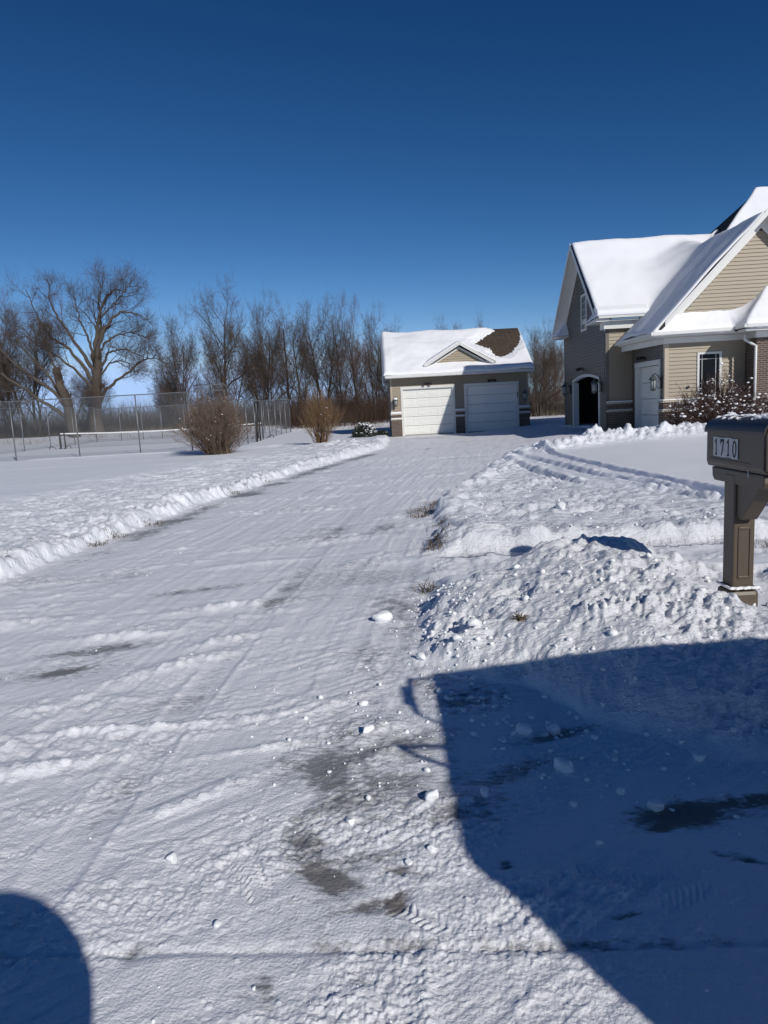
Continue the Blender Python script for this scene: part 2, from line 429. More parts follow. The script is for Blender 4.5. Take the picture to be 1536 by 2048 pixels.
def height(x, y, cell):
    """returns z, bare, dirt, zone (0 ground, 1 driveway, 2 road, 3 sidewalk, 4 heap, 5 bank left, 6 bank by house)"""
    x = np.asarray(x, float); y = np.asarray(y, float)
    cell = np.broadcast_to(np.asarray(cell, float), x.shape)
    xl, xr = drive_mask(x, y)
    wob = .06 * pn(x / .8, y / .8, 3) + .03 * pn(x / .2, y / .2, 4)
    dL = xl - x + wob                    # >0 on the left lawn
    dR = x - xr + wob * 1.6              # >0 right of the drive
    near = y > -50
    beyond = y > 38.0
    lawnL = ss(0, .2, dL) * (y > 2.05); lawnR = ss(0, .22, dR) * ss(2.7, 4.3, y)
    lawn = np.maximum(lawnL, lawnR); lawn = np.where(beyond, 1.0, lawn)
    drive = 1 - lawn
    z = .13 * lawn
    z -= .10 * np.exp(-((x - 2.62) / .5) ** 4 - ((y - 4.95) / .6) ** 4)
    # rise of the plot towards the house
    z += .22 * ss(4.5, 9.0, x) * ss(17, 25, y)
    # far field swells
    far = ss(45, 75, y)
    z += far * .25 * fbm(x, y, 17, 3, cell, 31)
    # snow covered weeds and berm behind the court
    berm = ss(53.5, 57, y + .08 * x) * (1 - ss(64, 72, y)) * (1 - ss(8, 25, x))
    z += berm * (.45 + .35 * fbm(x, y, 3.0, 4, cell, 41))
    # --- left windrow
    bankL = np.exp(-((dL - .38) / .26) ** 2) * (dL > 0) * (y > 4) * (1 - ss(33, 36, y))
    mod = .75 + .5 * pn(y / 1.7, x / 5, 55) + .3 * pn(y / .5, x / .5, 56)
    endbump = 1 + .6 * np.exp(-((y - 26.5) / 2.2) ** 2)
    z += .125 * bankL * mod * endbump
    m = (bankL > .05) | (np.abs(dL - .5) < 1.3) & (y > 4) & (y < 36)
    if m.any():
        xx, yy, cc = x[m], y[m], cell[m]
        amt = np.clip(bankL[m] + .35 * ss(1.6, .6, np.abs(dL[m] - .5)), 0, 1) * (dL[m] > -.02)
        z[m] += amt * (.60 * worley(xx, yy, .24, cc, 60, .15, .5) * (pn(xx / .7, yy / .7, 64) > -.1) + .65 * worley(xx, yy, .13, cc, 61) + .6 * worley(xx, yy, .065, cc, 62) + .055 * fbm(xx, yy, .45, 4, cc, 63, .6) - .03)
    # extra loose snow between the windrow and the shrub
    spill = np.exp(-((x + 1.9 - (y - 28) * .2) / 1.7) ** 2 - ((y - 29.0) / 2.2) ** 2) * lawnL
    z += spill * (.14 + .10 * fbm(x, y, .8, 4, cell, 71)) + spill * .5 * worley(x, y, .3, cell, 72)
    spill2 = np.exp(-((x + 4.6) / 1.6) ** 2 - ((y - 31.2) / .6) ** 2)
    z += spill2 * (.08 + .08 * fbm(x, y, .6, 3, cell, 73))
    # --- left lawn texture: blower spray near the drive, smooth beyond
    band = ss(.6, 1.2, dL) * (1 - ss(3.2, 6.2, dL + .9 * pn(x / 3, y / 3, 81))) * (y < 36)
    a = math.radians(12); u = x * math.cos(a) + y * math.sin(a); v = -x * math.sin(a) + y * math.cos(a)
    rip = fbm(u / 2.6, v, .26, 4, cell, 82, .6)
    z += band * .045 * np.maximum(rip, -.2) + band * .022 * fbm(x, y, .09, 2, cell, 83)
    z += lawnL * .020 * fbm(x * .35, y, 1.6, 3, cell, 84) + lawnR * .015 * fbm(x, y, 2.5, 2, cell, 85)
    # --- court edge ridge
    edge = np.exp(-((y - 30.75 - .02 * (x + 7)) / .16) ** 2) * (x < -6.4) * (x > -40)
    z += .05 * edge
    # --- right: churned snow between drive and tyre track
    rx = np.interp(y, [7.5, 8.2, 11, 15.5, 21, 23], [7.5, 5.6, 5.05, 4.7, 4.4, 3.7])
    rough = np.maximum(1 - ss(-.3, .3, x - rx + .35 * pn(x / .9, y / .9, 91)), 1 - ss(9.3, 10.6, y + .5 * pn(x / 1.2, y / 1.2, 92)))
    rough = rough * lawnR * (y > 7.3) * (1 - ss(22.5, 24, y))
    calm = 1 - .62 * ss(-1.9, -.9, x - rx) * ss(9.5, 12, y)
    rough = rough * calm
    m = rough > .01
    if m.any():
        xx, yy, cc = x[m], y[m], cell[m]
        f = fbm(xx, yy, .9, 5, cc, 93, .55)
        w = .55 * worley(xx, yy, .42, cc, 94, .2, .5) + .6 * worley(xx, yy, .19, cc, 95) + .6 * worley(xx, yy, .085, cc, 96)
        z[m] += rough[m] * (.045 * f + .8 * w * np.clip(.55 + .9 * pn(xx / 1.3, yy / 1.3, 97), .12, 1.2) * .8)
    edgeR = np.exp(-((dR - .35) / .32) ** 2) * (dR > -.1) * (y > 7.4) * (y < 22)
    z += edgeR * (.07 + .09 * fbm(x, y, .7, 4, cell, 98))
    for pts, wd, dp, ymin in ((RUT1, .13, .17, 7.6), (RUT2, .16, .11, 8.2), (RUT3, .15, .12, 8.4)):
        m = (x > 1.5) & (x < 7) & (y > 7.4) & (y < 24)
        if m.any():
            d = polyd(x[m] + .05 * pn(x[m] / .5, y[m] / .5, 99), y[m], pts)
            z[m] += lawnR[m] * (-dp * np.exp(-(d / wd) ** 4) + .012 * np.exp(-((d - wd * 1.7) / .09) ** 2) * (1 + pn(x[m] / .15, y[m] / .15, 100)))
    # --- bank thrown up before the house
    m = (x > 2.5) & (x < 30) & (y > 17) & (y < 25)
    bk6 = np.zeros_like(x)
    if m.any():
        d = polyd(x[m], y[m], BANK)
        w = np.exp(-(d / .62) ** 2) * ss(3.6, 5.6, x[m])
        bk6[m] = w
        xx, yy, cc = x[m], y[m], cell[m]
        z[m] += w * (.24 + .10 * pn(xx / 1.2, yy / 1.2, 101) + .07 * fbm(xx, yy, .5, 3, cc, 102)) + w * .95 * worley(xx, yy, .42, cc, 103, .12, .5) * (pn(xx / .8, yy / .8, 105) > -.15) + w * .9 * worley(xx, yy, .19, cc, 104) + w * .7 * worley(xx, yy, .10, cc, 106)
    # --- sidewalk trench with a crisp cut face behind it
    cut = 7.42 + .05 * pn(x / .35, y * 0, 111) + .05 * pn(x / 1.1, y * 0, 112)
    walk = ss(.15, .45, x) * ss(6.15, 6.35, y) * (1 - ss(0, .11, y - cut))
    lip = np.exp(-((y - cut - .25) / .3) ** 2) * ss(.6, 1.3, x) * (y > cut)
    z += lip * (.07 + .03 * pn(x / .8, y / .8, 113)) * (1 + .35 * pn(x / .25, y / .25, 114))
    z = z * (1 - walk) + walk * (.025 + .018 * fbm(x, y, .3, 4, cell, 115) + .25 * worley(x, y, .12, cell, 116) * (pn(x / .6, y / .6, 117) > 0))
    # --- heap
    mh = mound_h(x, y, cell)
    m = mh > .003
    if m.any():
        xx, yy, cc = x[m], y[m], cell[m]
        k = ss(.0, .12, mh[m])
        # lumps elongated down the slope
        a = math.radians(62); u = xx * math.cos(a) + yy * math.sin(a); v = -xx * math.sin(a) + yy * math.cos(a)
        lf = fbm(u / 2.2, v, .16, 4, cc, 121, .62)
        soft = ss(3.9, 4.3, yy + .2 * (xx - 1))            # lower front is slumped and smoother
        z[m] = np.maximum(z[m] * (1 - k), 0) + mh[m] + k * (.65 + .35 * soft) * np.clip(.65 + .9 * pn(xx / .7, yy / .45, 128), .4, 1.2) * (.040 * lf + .60 * worley(xx, yy, .19, cc, 122, .10, .5) * np.clip(.1 + 1.3 * pn(xx / .5, yy / .5, 123), 0, 1)
                 + .45 * worley(xx, yy, .055, cc, 124, .15, .6) * np.clip(.3 + 1.4 * pn(xx / .3, yy / .3, 126), .05, 1) + .020 * fbm(xx, yy, .07, 4, cc, 127, .7) + .030 * fbm(xx, yy, .5, 2, cc, 125))
    # front right slope: heap feathering onto the road
    # --- driveway / road packed snow relief
    dr = drive * (1 - ss(.0, .05, mh)) * (y < 45)
    m = dr > .01
    if m.any():
        xx, yy, cc = x[m], y[m], cell[m]
        q = np.zeros_like(xx)
        a = math.radians(17); u = xx * math.cos(a) + yy * math.sin(a); v = -xx * math.sin(a) + yy * math.cos(a)
        nearw = 1 - ss(7, 14, yy)
        am = np.clip(.55 + .9 * pn(xx / .9, yy / .7, 143), .15, 1.1)
        q += nearw * .0050 * am * fbm(u / 5, v, .11, 4, cc, 131, .62)
        a = math.radians(38); u2 = xx * math.cos(a) + yy * math.sin(a); v2 = -xx * math.sin(a) + yy * math.cos(a)
        q += nearw * .0030 * fbm(u2 / 4, v2, .17, 3, cc, 132, .6)
        a = math.radians(80); u3 = xx * math.cos(a) + yy * math.sin(a); v3 = -xx * math.sin(a) + yy * math.cos(a)
        q += (.25 + .75 * ss(6, 12, yy)) * .011 * fbm(u3 / 7, v3, .30, 4, cc, 133, .6)
        q += .0056 * fbm(xx * .7, yy, .036, 4, cc, 134, .72) * np.clip(.5 + 1.3 * pn(xx / .5, yy / .4, 144), .1, 1.3)
        # glazed flat areas between rougher ones
        flat = ss(-.30, .30, fbm(u / 2.6, v, .9, 3, cc, 154, .55))
        q *= .28 + .72 * flat
        # wheel tracks: pressed smooth with a crumbled lip and faint tread
        td = np.full(xx.shape, 9.0); trk = np.zeros(xx.shape)
        for kk, tp in enumerate(TRACKS):
            d_ = polyd(xx + .05 * pn(yy / 1.7, xx * 0 + kk, 155), yy, tp)
            on = np.clip(.35 + 1.5 * pn(xx / 1.6 + kk, yy / 2.4, 156), 0, 1)
            w_ = on * ss(.125, .085, d_); trk = np.maximum(trk, w_)
            q += on * .0045 * np.exp(-((d_ - .125) / .022) ** 2) * (1 + pn(xx / .06, yy / .06, 157))
            q += w_ * .0016 * np.clip(2 * np.sin((yy + .7 * np.abs(d_)) * 2 * math.pi / .032), -1, 1) * np.clip(.032 / (cc * 4) - .6, 0, 1) * np.clip(.2 + 1.5 * pn(xx / .3, yy / .5, 158), 0, 1)
        q = q - trk * (.5 * q + .004)
        gr_ = np.clip(fbm(u / 2.0, v, .55, 3, cc, 145, .6) * 2.2 - .05, 0, 1)
        q += gr_ * (.0040 * fbm(xx, yy, .028, 3, cc, 146, .75) + .32 * worley(xx, yy, .022, cc, 159, .1, .5) + .0050 * fbm(xx, yy, .09, 3, cc, 147, .6) + .003 * gr_)
        q += .004 * np.clip(fbm(u3 / 22, v3, .10, 2, cc, 148, .6) * 1.8, -.4, 1) * (.4 + .6 * ss(3, 7, yy))
        q += nearw * .0028 * np.clip(fbm(u2 / 18, v2, .045, 2, cc, 149, .7) * 2, -1, 1) * np.clip(.3 + 1.4 * pn(xx / .8, yy / .6, 153), 0, 1)
        # drifts of crumbly snow left by the blade, long in u
        rg = fbm(u / 3.2, v, .85, 4, cc, 135, .5)
        pt = ss(.22, .62, rg)
        q += pt * (.55 + .45 * ss(5, 7, yy)) * (.012 + .020 * fbm(xx, yy, .12, 4, cc, 136, .62) + .30 * worley(xx, yy, .05, cc, 137, .1, .5) + .30 * worley(xx, yy, .024, cc, 138, .1, .5))
        # crumbs everywhere, sparse
        q += .5 * worley(xx, yy, .11, cc, 139, .01, .10)
        for (ex, ey, el, ew, ea, eh) in ((-1.33, 5.9, .55, .10, 12, .045), (-1.48, 3.57, .42, .035, 3, .035), (-1.43, 4.5, .45, .10, 35, .04), (-3.1, 5.7, .5, .12, 5, .05), (-2.1, 5.22, .38, .06, 5, .045),
                                         (-1.85, 3.16, .3, .05, 12, .035), (-.55, 3.30, .36, .03, 12, .02), (-.85, 2.88, .35, .05, 40, .02), (-1.2, 5.0, .3, .08, 30, .03), (-.12, 3.42, .16, .09, 20, .045),
                                         (-.2, 7.3, .8, .12, 8, .025), (-1.4, 7.6, .5, .08, 15, .03), (-.6, 8.8, .9, .14, 10, .02), (.0, 3.2, .25, .05, 30, .02), (.18, 2.72, .10, .04, 10, .02)):
            ea = math.radians(ea)
            eu = (xx - ex) * math.cos(ea) + (yy - ey) * math.sin(ea); ev = -(xx - ex) * math.sin(ea) + (yy - ey) * math.cos(ea)
            g = np.exp(-(eu / el) ** 2 - (ev / ew) ** 2)
            mm = g > .03
            if mm.any():
                q[mm] += eh * g[mm] * (.65 + .5 * fbm(xx[mm], yy[mm], .16, 3, cc[mm], 141)) + g[mm] * .45 * worley(xx[mm], yy[mm], .06, cc[mm], 142)
        # boot prints: ridged lug pattern pressed into the packed snow
        for k, (bx, by, ba, bl, bw) in enumerate(BOOTS):
            ba = math.radians(ba)
            mm = (np.abs(xx - bx) < .3) & (np.abs(yy - by) < .3)
            if not mm.any(): continue
            X = xx[mm] - bx; Y = yy[mm] - by
            bu = X * math.cos(ba) + Y * math.sin(ba); bv = -X * math.sin(ba) + Y * math.cos(ba)
            hw = bw / 2 * (1 - .25 * np.exp(-((bu + .03) / .04) ** 2))
            ins = ss(1.0, .86, np.abs(bu) / (bl / 2)) * ss(1.0, .8, np.abs(bv) / hw)
            lug = np.sin((bu + (.5 + .5 * (k % 3 == 0)) * np.abs(bv)) * 2 * math.pi / .027)
            lug = np.clip(lug * 1.6, -1, 1)
            rim = np.exp(-((np.maximum(np.abs(bu) / (bl / 2), np.abs(bv) / hw) - 1.08) / .09) ** 2)
            q[mm] = q[mm] * (1 - .45 * ins) + ins * (-.003 + .0042 * lug * np.clip(.55 + 1.6 * pn(X / .06 + k, Y / .06, 152), .0, 1) * (1 if k < 2 else .6)) + .002 * rim
        # tyre marks: chevron bars
        for (tx, ty, ta, tl, tw, ph) in ((.15, 3.4, 7, 1.0, .16, .035), (-.12, 4.2, 95, 1.2, .2, .028), (.85, 2.1, 20, .9, .17, .028), (-.5, 3.95, 60, 1.2, .16, .03)):
            ta = math.radians(ta)
            tu = (xx - tx) * math.cos(ta) + (yy - ty) * math.sin(ta); tv = -(xx - tx) * math.sin(ta) + (yy - ty) * math.cos(ta)
            ins = ss(tl / 2, tl / 2 - .3, np.abs(tu)) * ss(tw / 2, tw / 2 - .02, np.abs(tv)) * np.clip(.3 + pn(xx / .35, yy / .35, 151) * 1.5, 0, 1)
            q += ins * .0026 * np.clip(1.5 * np.sin((tu + .8 * np.abs(tv)) * 2 * math.pi / ph), -1, 1) * np.clip(ph / (cc * 4) - .6, 0, 1)
        # curved scrape lines beside the heap
        rr = np.hypot(xx - .9, yy - 5.4)
        g = np.exp(-((xx - .45) / .3) ** 2 - ((yy - 3.85) / .35) ** 2)
        q += g * .006 * np.sin(rr * 2 * math.pi / .085) * np.clip(.085 / (cc * 4) - .5, 0, 1)
        # gutter seam between road and apron
        q += -.008 * np.exp(-((yy - 1.93 + .05 * xx) / .02) ** 2)
        z[m] += dr[m] * (q + .012)
    # --- bare patches
    bare = np.zeros_like(x); dirt = np.zeros_like(x)
    dm = (y < 45) & (mh < .06)
    bx_, by_ = x[dm], y[dm]
    bb = np.zeros_like(bx_); dd = np.zeros_like(bx_)
    for (ex, ey, sx, sy, ea, st, dt) in BARE:
        mm = (np.abs(bx_ - ex) < 3 * max(sx, sy)) & (np.abs(by_ - ey) < 3 * max(sx, sy))
        if not mm.any(): continue
        ea = math.radians(ea); X = bx_[mm] - ex; Y = by_[mm] - ey
        eu = X * math.cos(ea) + Y * math.sin(ea); ev = -X * math.sin(ea) + Y * math.cos(ea)
        g = np.exp(-(eu / sx) ** 2 - (ev / sy) ** 2)
        bb[mm] = np.maximum(bb[mm], st * g); dd[mm] = np.maximum(dd[mm], dt * .8 * np.clip(g * 1.3, 0, 1))
    cc = cell[dm]
    din = x[dm] - xl[dm]
    strip = np.exp(-((din - .32) / .25) ** 2) * ss(6.5, 9, by_) * (1 - ss(24, 27, by_)) * .75
    bb = np.maximum(bb, strip)
    streak = fbm(bx_ * .35 + by_ * .1, by_ - bx_ * .3, .9, 4, cc, 161, .55)
    tdd = np.full(bx_.shape, 9.0)
    for tp in TRACKS[:3]: tdd = np.minimum(tdd, polyd(bx_, by_, tp))
    bb = np.maximum(bb, .34 * np.exp(-(tdd / .12) ** 2) * np.clip(.5 + pn(bx_ / 1.5, by_ / 3, 163), 0, 1))
    bb = np.maximum(bb, .38 * np.exp(-((bx_ + .15) / .45) ** 2 - ((by_ - 3.6) / 2.4) ** 2))
    bb = bb * (1 + .75 * streak + .5 * fbm(bx_, by_, .12, 3, cc, 162, .6)) + ss(.25, .8, streak) * .42 * (drive[dm] > .5) + .05
    bb = bb * np.clip(drive[dm] * 1.2, 0, 1) * (1 - ss(.005, .05, mh[dm]))
    bare[dm] = np.clip(bb, 0, 1.6); dirt[dm] = np.clip(dd, 0, 1)
    z = z - .010 * np.clip(bare, 0, 1) * (drive > .5)
    # bare ground seen through the heap foot
    g = np.exp(-((x - .80) / .05) ** 2 - ((y - 4.42) / .05) ** 2)
    bare = np.maximum(bare, g); dirt = np.maximum(dirt, g)
    # shader relief strength: churned / sprayed / banked snow, and streaky packed snow further off
    rgh = .05 + .55 * band + .85 * rough + .8 * np.clip(bankL, 0, 1) + .9 * np.clip(bk6, 0, 1) + .7 * np.clip(spill, 0, 1) + .6 * np.clip(spill2, 0, 1) + .5 * lip + .9 * berm
    rgh = rgh + .30 * (drive > .5) * ss(4, 9, y) * (.55 + .8 * np.clip(fbm(x, y * .35, 1.4, 3, cell, 171), 0, 1)) + .75 * ss(.01, .12, mh)
    rgh = np.clip(rgh, 0, 1.1)
    # zones
    zone = np.zeros(x.shape, int)
    zone[(drive > .5) & (y < 38.1)] = 1
    zone[(y < 1.93 - .05 * x)] = 2
    zone[(walk > .5)] = 3
    zone[(dL > -.02) & (dL < 1.05) & (y > 4) & (y < 34)] = 5
    zone[(bk6 > .22)] = 6
    zone[(mh > .022) & (y > 2.9) & (x < 5.5)] = 4
    return z, bare, dirt, zone, rgh

def build_ground():
    # a fan of rings about the viewer; rings are packed close where the ground is near
    rs = list(np.geomspace(.25, 1.3, 12)[:-1])
    r = 1.3
    while r < 90:
        rs.append(r); st = max(.0032, (r * r + CH * CH) / CH / 800.0); r += min(st, .05 if r < 16 else .06 if r < 24.5 else .11 if r < 34 else 9)
    rs += list(np.geomspace(90, 1800, 40))
    rs = np.array(rs)
    A0 = math.radians(41)
    ang = np.concatenate([np.linspace(-math.pi, -A0, 60)[:-1], np.linspace(-A0, A0, 1040), np.linspace(A0, math.pi, 60)[1:-1]])
    nr, na = len(rs), len(ang)
    R_, A_ = np.meshgrid(rs, ang, indexing='ij')
    X = R_ * np.sin(A_); Y = R_ * np.cos(A_)
    drr = np.gradient(rs)[:, None] * np.ones((1, na))
    daa = np.gradient(ang)[None, :] * R_
    cell = np.maximum(np.abs(drr) * .45, np.abs(daa)) * 1.0
    z, bare, dirt, zone, rgh = height(X.ravel(), Y.ravel(), cell.ravel())
    V = np.stack([X.ravel(), Y.ravel(), z], 1)
    i = np.arange(nr - 1)[:, None]; j = np.arange(na)[None, :]
    j2 = (j + 1) % na
    F = np.stack([(i * na + j), (i * na + j2), ((i + 1) * na + j2), ((i + 1) * na + j)], -1).reshape(-1, 4)
    # flip so normals point up
    F = F[:, ::-1]
    zc = np.sort(zone[F], axis=1)[:, 2]
    names = [(0, 'ground', M['snow'], 'structure'), (1, 'driveway', M['drive'], 'structure'), (2, 'road', M['drive'], 'structure'), (3, 'sidewalk', M['drive'], 'structure'),
             (4, 'snow_pile', M['pile'], None), (5, 'snow_bank', M['snow'], 'structure'), (6, 'plowed_snow_bank', M['snow'], 'structure')]
    for zi, nm, mt, kd in names:
        f = F[zc == zi]
        if not len(f): continue
        used = np.unique(f)
        mp = np.full(len(V), -1); mp[used] = np.arange(len(used))
        o = np_mesh(nm, V[used], mp[f], mt, attrs={'bare': bare[used], 'dirt': dirt[used], 'rgh': rgh[used]})
        if kd: tag(o, kind=kd)
        else: tag(o, 'lumpy heap of shovelled snow between the driveway and the brown mailbox', 'snow pile')
    # centre disc under the viewer
    mb = MB(); mb.add([(rs[0] * math.sin(a), rs[0] * math.cos(a), .01) for a in ang[::8]], [tuple(range(len(ang[::8]) - 1, -1, -1))])
    tag(mb.build('road', M['drive']), kind='structure')
build_ground()

def gz(x, y):
    a = np.atleast_1d(np.asarray(x, float)); b = np.atleast_1d(np.asarray(y, float))
    return height(a, b, np.full(a.shape, .02))[0]

# ------------------------------------------------------------------ loose chunks
def ico(sub=2):
    import bmesh
    bm = bmesh.new(); bmesh.ops.create_icosphere(bm, subdivisions=sub, radius=1)
    V = np.array([v.co[:] for v in bm.verts]); F = np.array([[v.index for v in f.verts] for f in bm.faces]); bm.free()
    return V, F
IV1, IF1 = ico(1); IV2, IF2 = ico(3)
def chunk_shape(V, seed, blocky=.5):
    rr = np.random.RandomState(seed)
    P = V.copy()
    for k in range(7):                 # shave facets off
        n = rr.randn(3); n /= np.linalg.norm(n); d = .55 + .3 * rr.rand()
        s = P @ n - d
        P -= np.outer(np.clip(s, 0, None) * blocky * 1.6, n)
    P *= 1 + .12 * pn(P[:, 0] * 2 + seed, P[:, 1] * 2 + P[:, 2] * 1.3, seed)[:, None] + .05 * pn(P[:, 0] * 6 + seed, P[:, 2] * 6 + P[:, 1] * 4, seed + 1)[:, None]
    return P * np.array([1, .6 + .4 * rr.rand(), .55 + .35 * rr.rand()])
CH_ = [(-.06, 5.27, .085, 'round snowball sized lump alone on the packed drive left of the snow heap'),
       (-.86, 2.42, .032, 'small angular ice chunk on the packed snow near the bottom left shadow'),
       (-.17, 3.73, .028, 'small white chunk on the drive left of the thin bracket shadow'),
       (.19, 4.36, .045, 'white chunk at the left foot of the snow heap just above the shadow corner'),
       (.14, 2.74, .036, 'bright chunk in the sun right beside the straight shadow edge'),
       (.02, 2.33, .016, 'tiny pebble like ice bit below the long bare patch'),
       (1.02, 2.60, .040, 'blocky ice chunk sitting on the dark bare patch in the shade'),
       (.74, 2.92, .050, 'smooth rounded lump in the shade nearest the middle of the dark area'),
       (.63, 3.29, .045, 'left one of two blocky chunks on the dark strip at the heap foot in shade'),
       (.78, 3.30, .040, 'right one of two blocky chunks on the dark strip at the heap foot in shade'),
       (.36, 2.76, .030, 'flat sided chunk just inside the shadow edge beside bare concrete'),
       (-.20, 2.60, .022, 'small chunk on the grey bare streak in front of the viewer'),
       (-.61, 2.07, .016, 'small bead of ice between boot prints near the bottom'),
       (.11, 2.40, .018, 'small bright bit of ice next to the diagonal shadow edge'),
       (2.39, 9.4, .10, 'pale block of snow on the churned snow behind the sidewalk'),
       (.55, 4.45, .050, 'chunk rolled off the front left of the heap in the sun'),
       (.42, 4.32, .038, 'lump beside others at the sunny front left foot of the heap'),
       (-.14, 3.37, .040, 'jagged crumbling lump on the drive left of the straight shadow edge'),
       (1.35, 2.95, .034, 'rounded lump in deep shade behind the dark bare patch')]
for k, (x, y, r, lab) in enumerate(CH_):
    V = chunk_shape(IV2, 300 + k, .4 if k == 0 else .6)
    a = k * 1.7; c, s = math.cos(a), math.sin(a)
    V = (V @ np.array([[c, s, 0], [-s, c, 0], [0, 0, 1]])) * r
    zz = float(gz(x, y)[0])
    o = np_mesh('snow_chunk', V, IF2, M['clump'])
    o.location = (x, y, zz + r * .38)
    tag(o, lab, 'snow chunk', 'loose chunks of snow')

def crumbs():
    rr = np.random.RandomState(77)
    P = []
    def scatter(n, fx, fy, rmin, rmax, pw=3):
        x = fx(n); y = fy(n); r = rmin + (rmax - rmin) * rr.rand(n) ** pw
        P.append(np.stack([x, y, r], 1))
    U = lambda a, b: (lambda n: a + (b - a) * rr.rand(n))
    G = lambda a, s: (lambda n: a + s * rr.randn(n))
    scatter(600, U(-3.2, 1.4), U(1.5, 5.5), .0015, .011, 5)
    scatter(160, U(-4, .4), U(4, 9), .003, .014, 5)
    scatter(520, G(.42, .15), U(3.6, 5.9), .004, .026, 4)      # left foot of the heap
    scatter(160, G(.6, .3), G(3.45, .25), .006, .028, 3)
    scatter(260, U(.5, 3.2), G(3.0, .25), .006, .026, 3)
    scatter(320, U(.9, 3.2), U(3.6, 5.6), .006, .036, 4)
    scatter(110, G(-.05, .25), G(3.3, .35), .004, .020, 4)
    scatter(200, U(1.0, 4.0), U(7.3, 12), .008, .035, 4)
    P = np.concatenate(P)
    z, b_, d_, zo, rg_ = height(P[:, 0], P[:, 1], np.full(len(P), .01))
    shapes = [chunk_shape(IV1, 900 + k, .95) for k in range(14)]
    Vs = []; Fs = []; n = 0
    for k, (x, y, r) in enumerate(P):
        sh = shapes[k % 14]; a = rr.rand() * 6.28; c, s = math.cos(a), math.sin(a)
        V = (sh @ np.array([[c, s, 0], [-s, c, 0], [0, 0, 1]])) * r + np.array([x, y, z[k] + r * .25])
        Vs.append(V); Fs.append(IF1 + n); n += len(V)
    o = np_mesh('snow_crumbs', np.concatenate(Vs), np.concatenate(Fs), M['clump'])
    tag(o, 'scattered crumbs of snow over the drive and round the heap', 'snow crumbs', kind='stuff')
crumbs()

# ================================================================== BUILDING HELPERS
def siding(name, parent, mapf, ext, z0, z1, holes, m, course=.125, lap=.026):
    """lapped siding: each course is a tilted strip with a small shadow ledge.
    mapf(s, z, n) -> local xyz; ext(z) -> (s0, s1); holes = (s0, s1, z0, z1 or f(s)->z)"""
    mb = MB()
    lv = set()
    z = z0
    while z < z1 - 1e-6:
        lv.add(round(z, 4)); z += course
    lv.add(round(z1, 4))
    for h in holes:
        for q in (h[2], h[3] if not callable(h[3]) else None):
            if q is not None and z0 < q < z1: lv.add(round(q, 4))
        if callable(h[3]):
            for k in range(10): lv.add(round(h[4] + (h[5] - h[4]) * k / 9, 4))
    lv = sorted(lv)
    def prof(zq, k0): return lap * (1 - (zq - k0) / course) + .001
    for a, b in zip(lv[:-1], lv[1:]):
        if b - a < 1e-4: continue
        k0 = z0 + math.floor((a - z0 + 1e-5) / course) * course
        zm = (a + b) / 2
        ea, eb = ext(a), ext(b)
        segs = [(0.0, 1.0)]
        def cut(s0, s1):
            nonlocal segs
            w = ea[1] - ea[0]
            f0, f1 = (s0 - ea[0]) / w, (s1 - ea[0]) / w
            out = []
            for p, q in segs:
                if f1 <= p or f0 >= q: out.append((p, q)); continue
                if f0 > p: out.append((p, f0))
                if f1 < q: out.append((f1, q))
            segs = out
        for h in holes:
            if callable(h[3]):
                if zm <= h[2] : continue
                if zm < h[4]: cut(h[0], h[1])
                elif zm < h[5]:
                    c = (h[0] + h[1]) / 2; hw = (h[1] - h[0]) / 2
                    t = math.sqrt(max(0, 1 - (zm - h[4]) / (h[5] - h[4]))) * hw
                    cut(c - t, c + t)
            elif h[2] < zm < h[3]: cut(h[0], h[1])
        if ea[1] - ea[0] < .02: continue
        for p, q in segs:
            A0, A1 = ea[0] + (ea[1] - ea[0]) * p, ea[0] + (ea[1] - ea[0]) * q
            B0, B1 = eb[0] + (eb[1] - eb[0]) * p, eb[0] + (eb[1] - eb[0]) * q
            na, nb = prof(a, k0), prof(b - 1e-4, k0)
            mb.quad(mapf(A0, a, na), mapf(A1, a, na), mapf(B1, b, nb), mapf(B0, b, nb))
            if abs(a - k0) < 1e-3:
                mb.quad(mapf(A0, a, -.004), mapf(A1, a, -.004), mapf(A1, a, na), mapf(A0, a, na))
    return mb.build(name, m, parent)

def garage_door(parent, x0, x1, z0, z1, yf, rows, cols, flip=None):
    """sectional door in the plane y=yf facing -y; flip maps (x,y,z) to other walls"""
    T = flip or (lambda x, y, z: (x, y, z))
    d = MB()
    sh = (z1 - z0) / rows
    def tb(mb, *b):
        t = MB().box(*b); mb.add([T(*v) for v in t.v], t.f)
    for r in range(rows):
        tb(d, x0, x1, yf, yf + .04, z0 + r * sh + .008, z0 + (r + 1) * sh - .008)
        cw = (x1 - x0) / cols
        for c in range(cols):
            a, b = x0 + c * cw + .07, x0 + (c + 1) * cw - .07
            e, f = z0 + r * sh + .09, z0 + (r + 1) * sh - .09
            # stamped moulding round each raised panel
            for bx in ((a, b, e, e + .035), (a, b, f - .035, f), (a, a + .035, e + .035, f - .035), (b - .035, b, e + .035, f - .035)):
                tb(d, bx[0], bx[1], yf - .016, yf, bx[2], bx[3])
            tb(d, a + .075, b - .075, yf - .012, yf, e + .07, f - .07)
    o = d.build('garage_door', M['door'], parent, bevel=.004)
    g = MB(); tb(g, x0, x1, yf + .012, yf + .035, z0, z0 + .03)
    return o

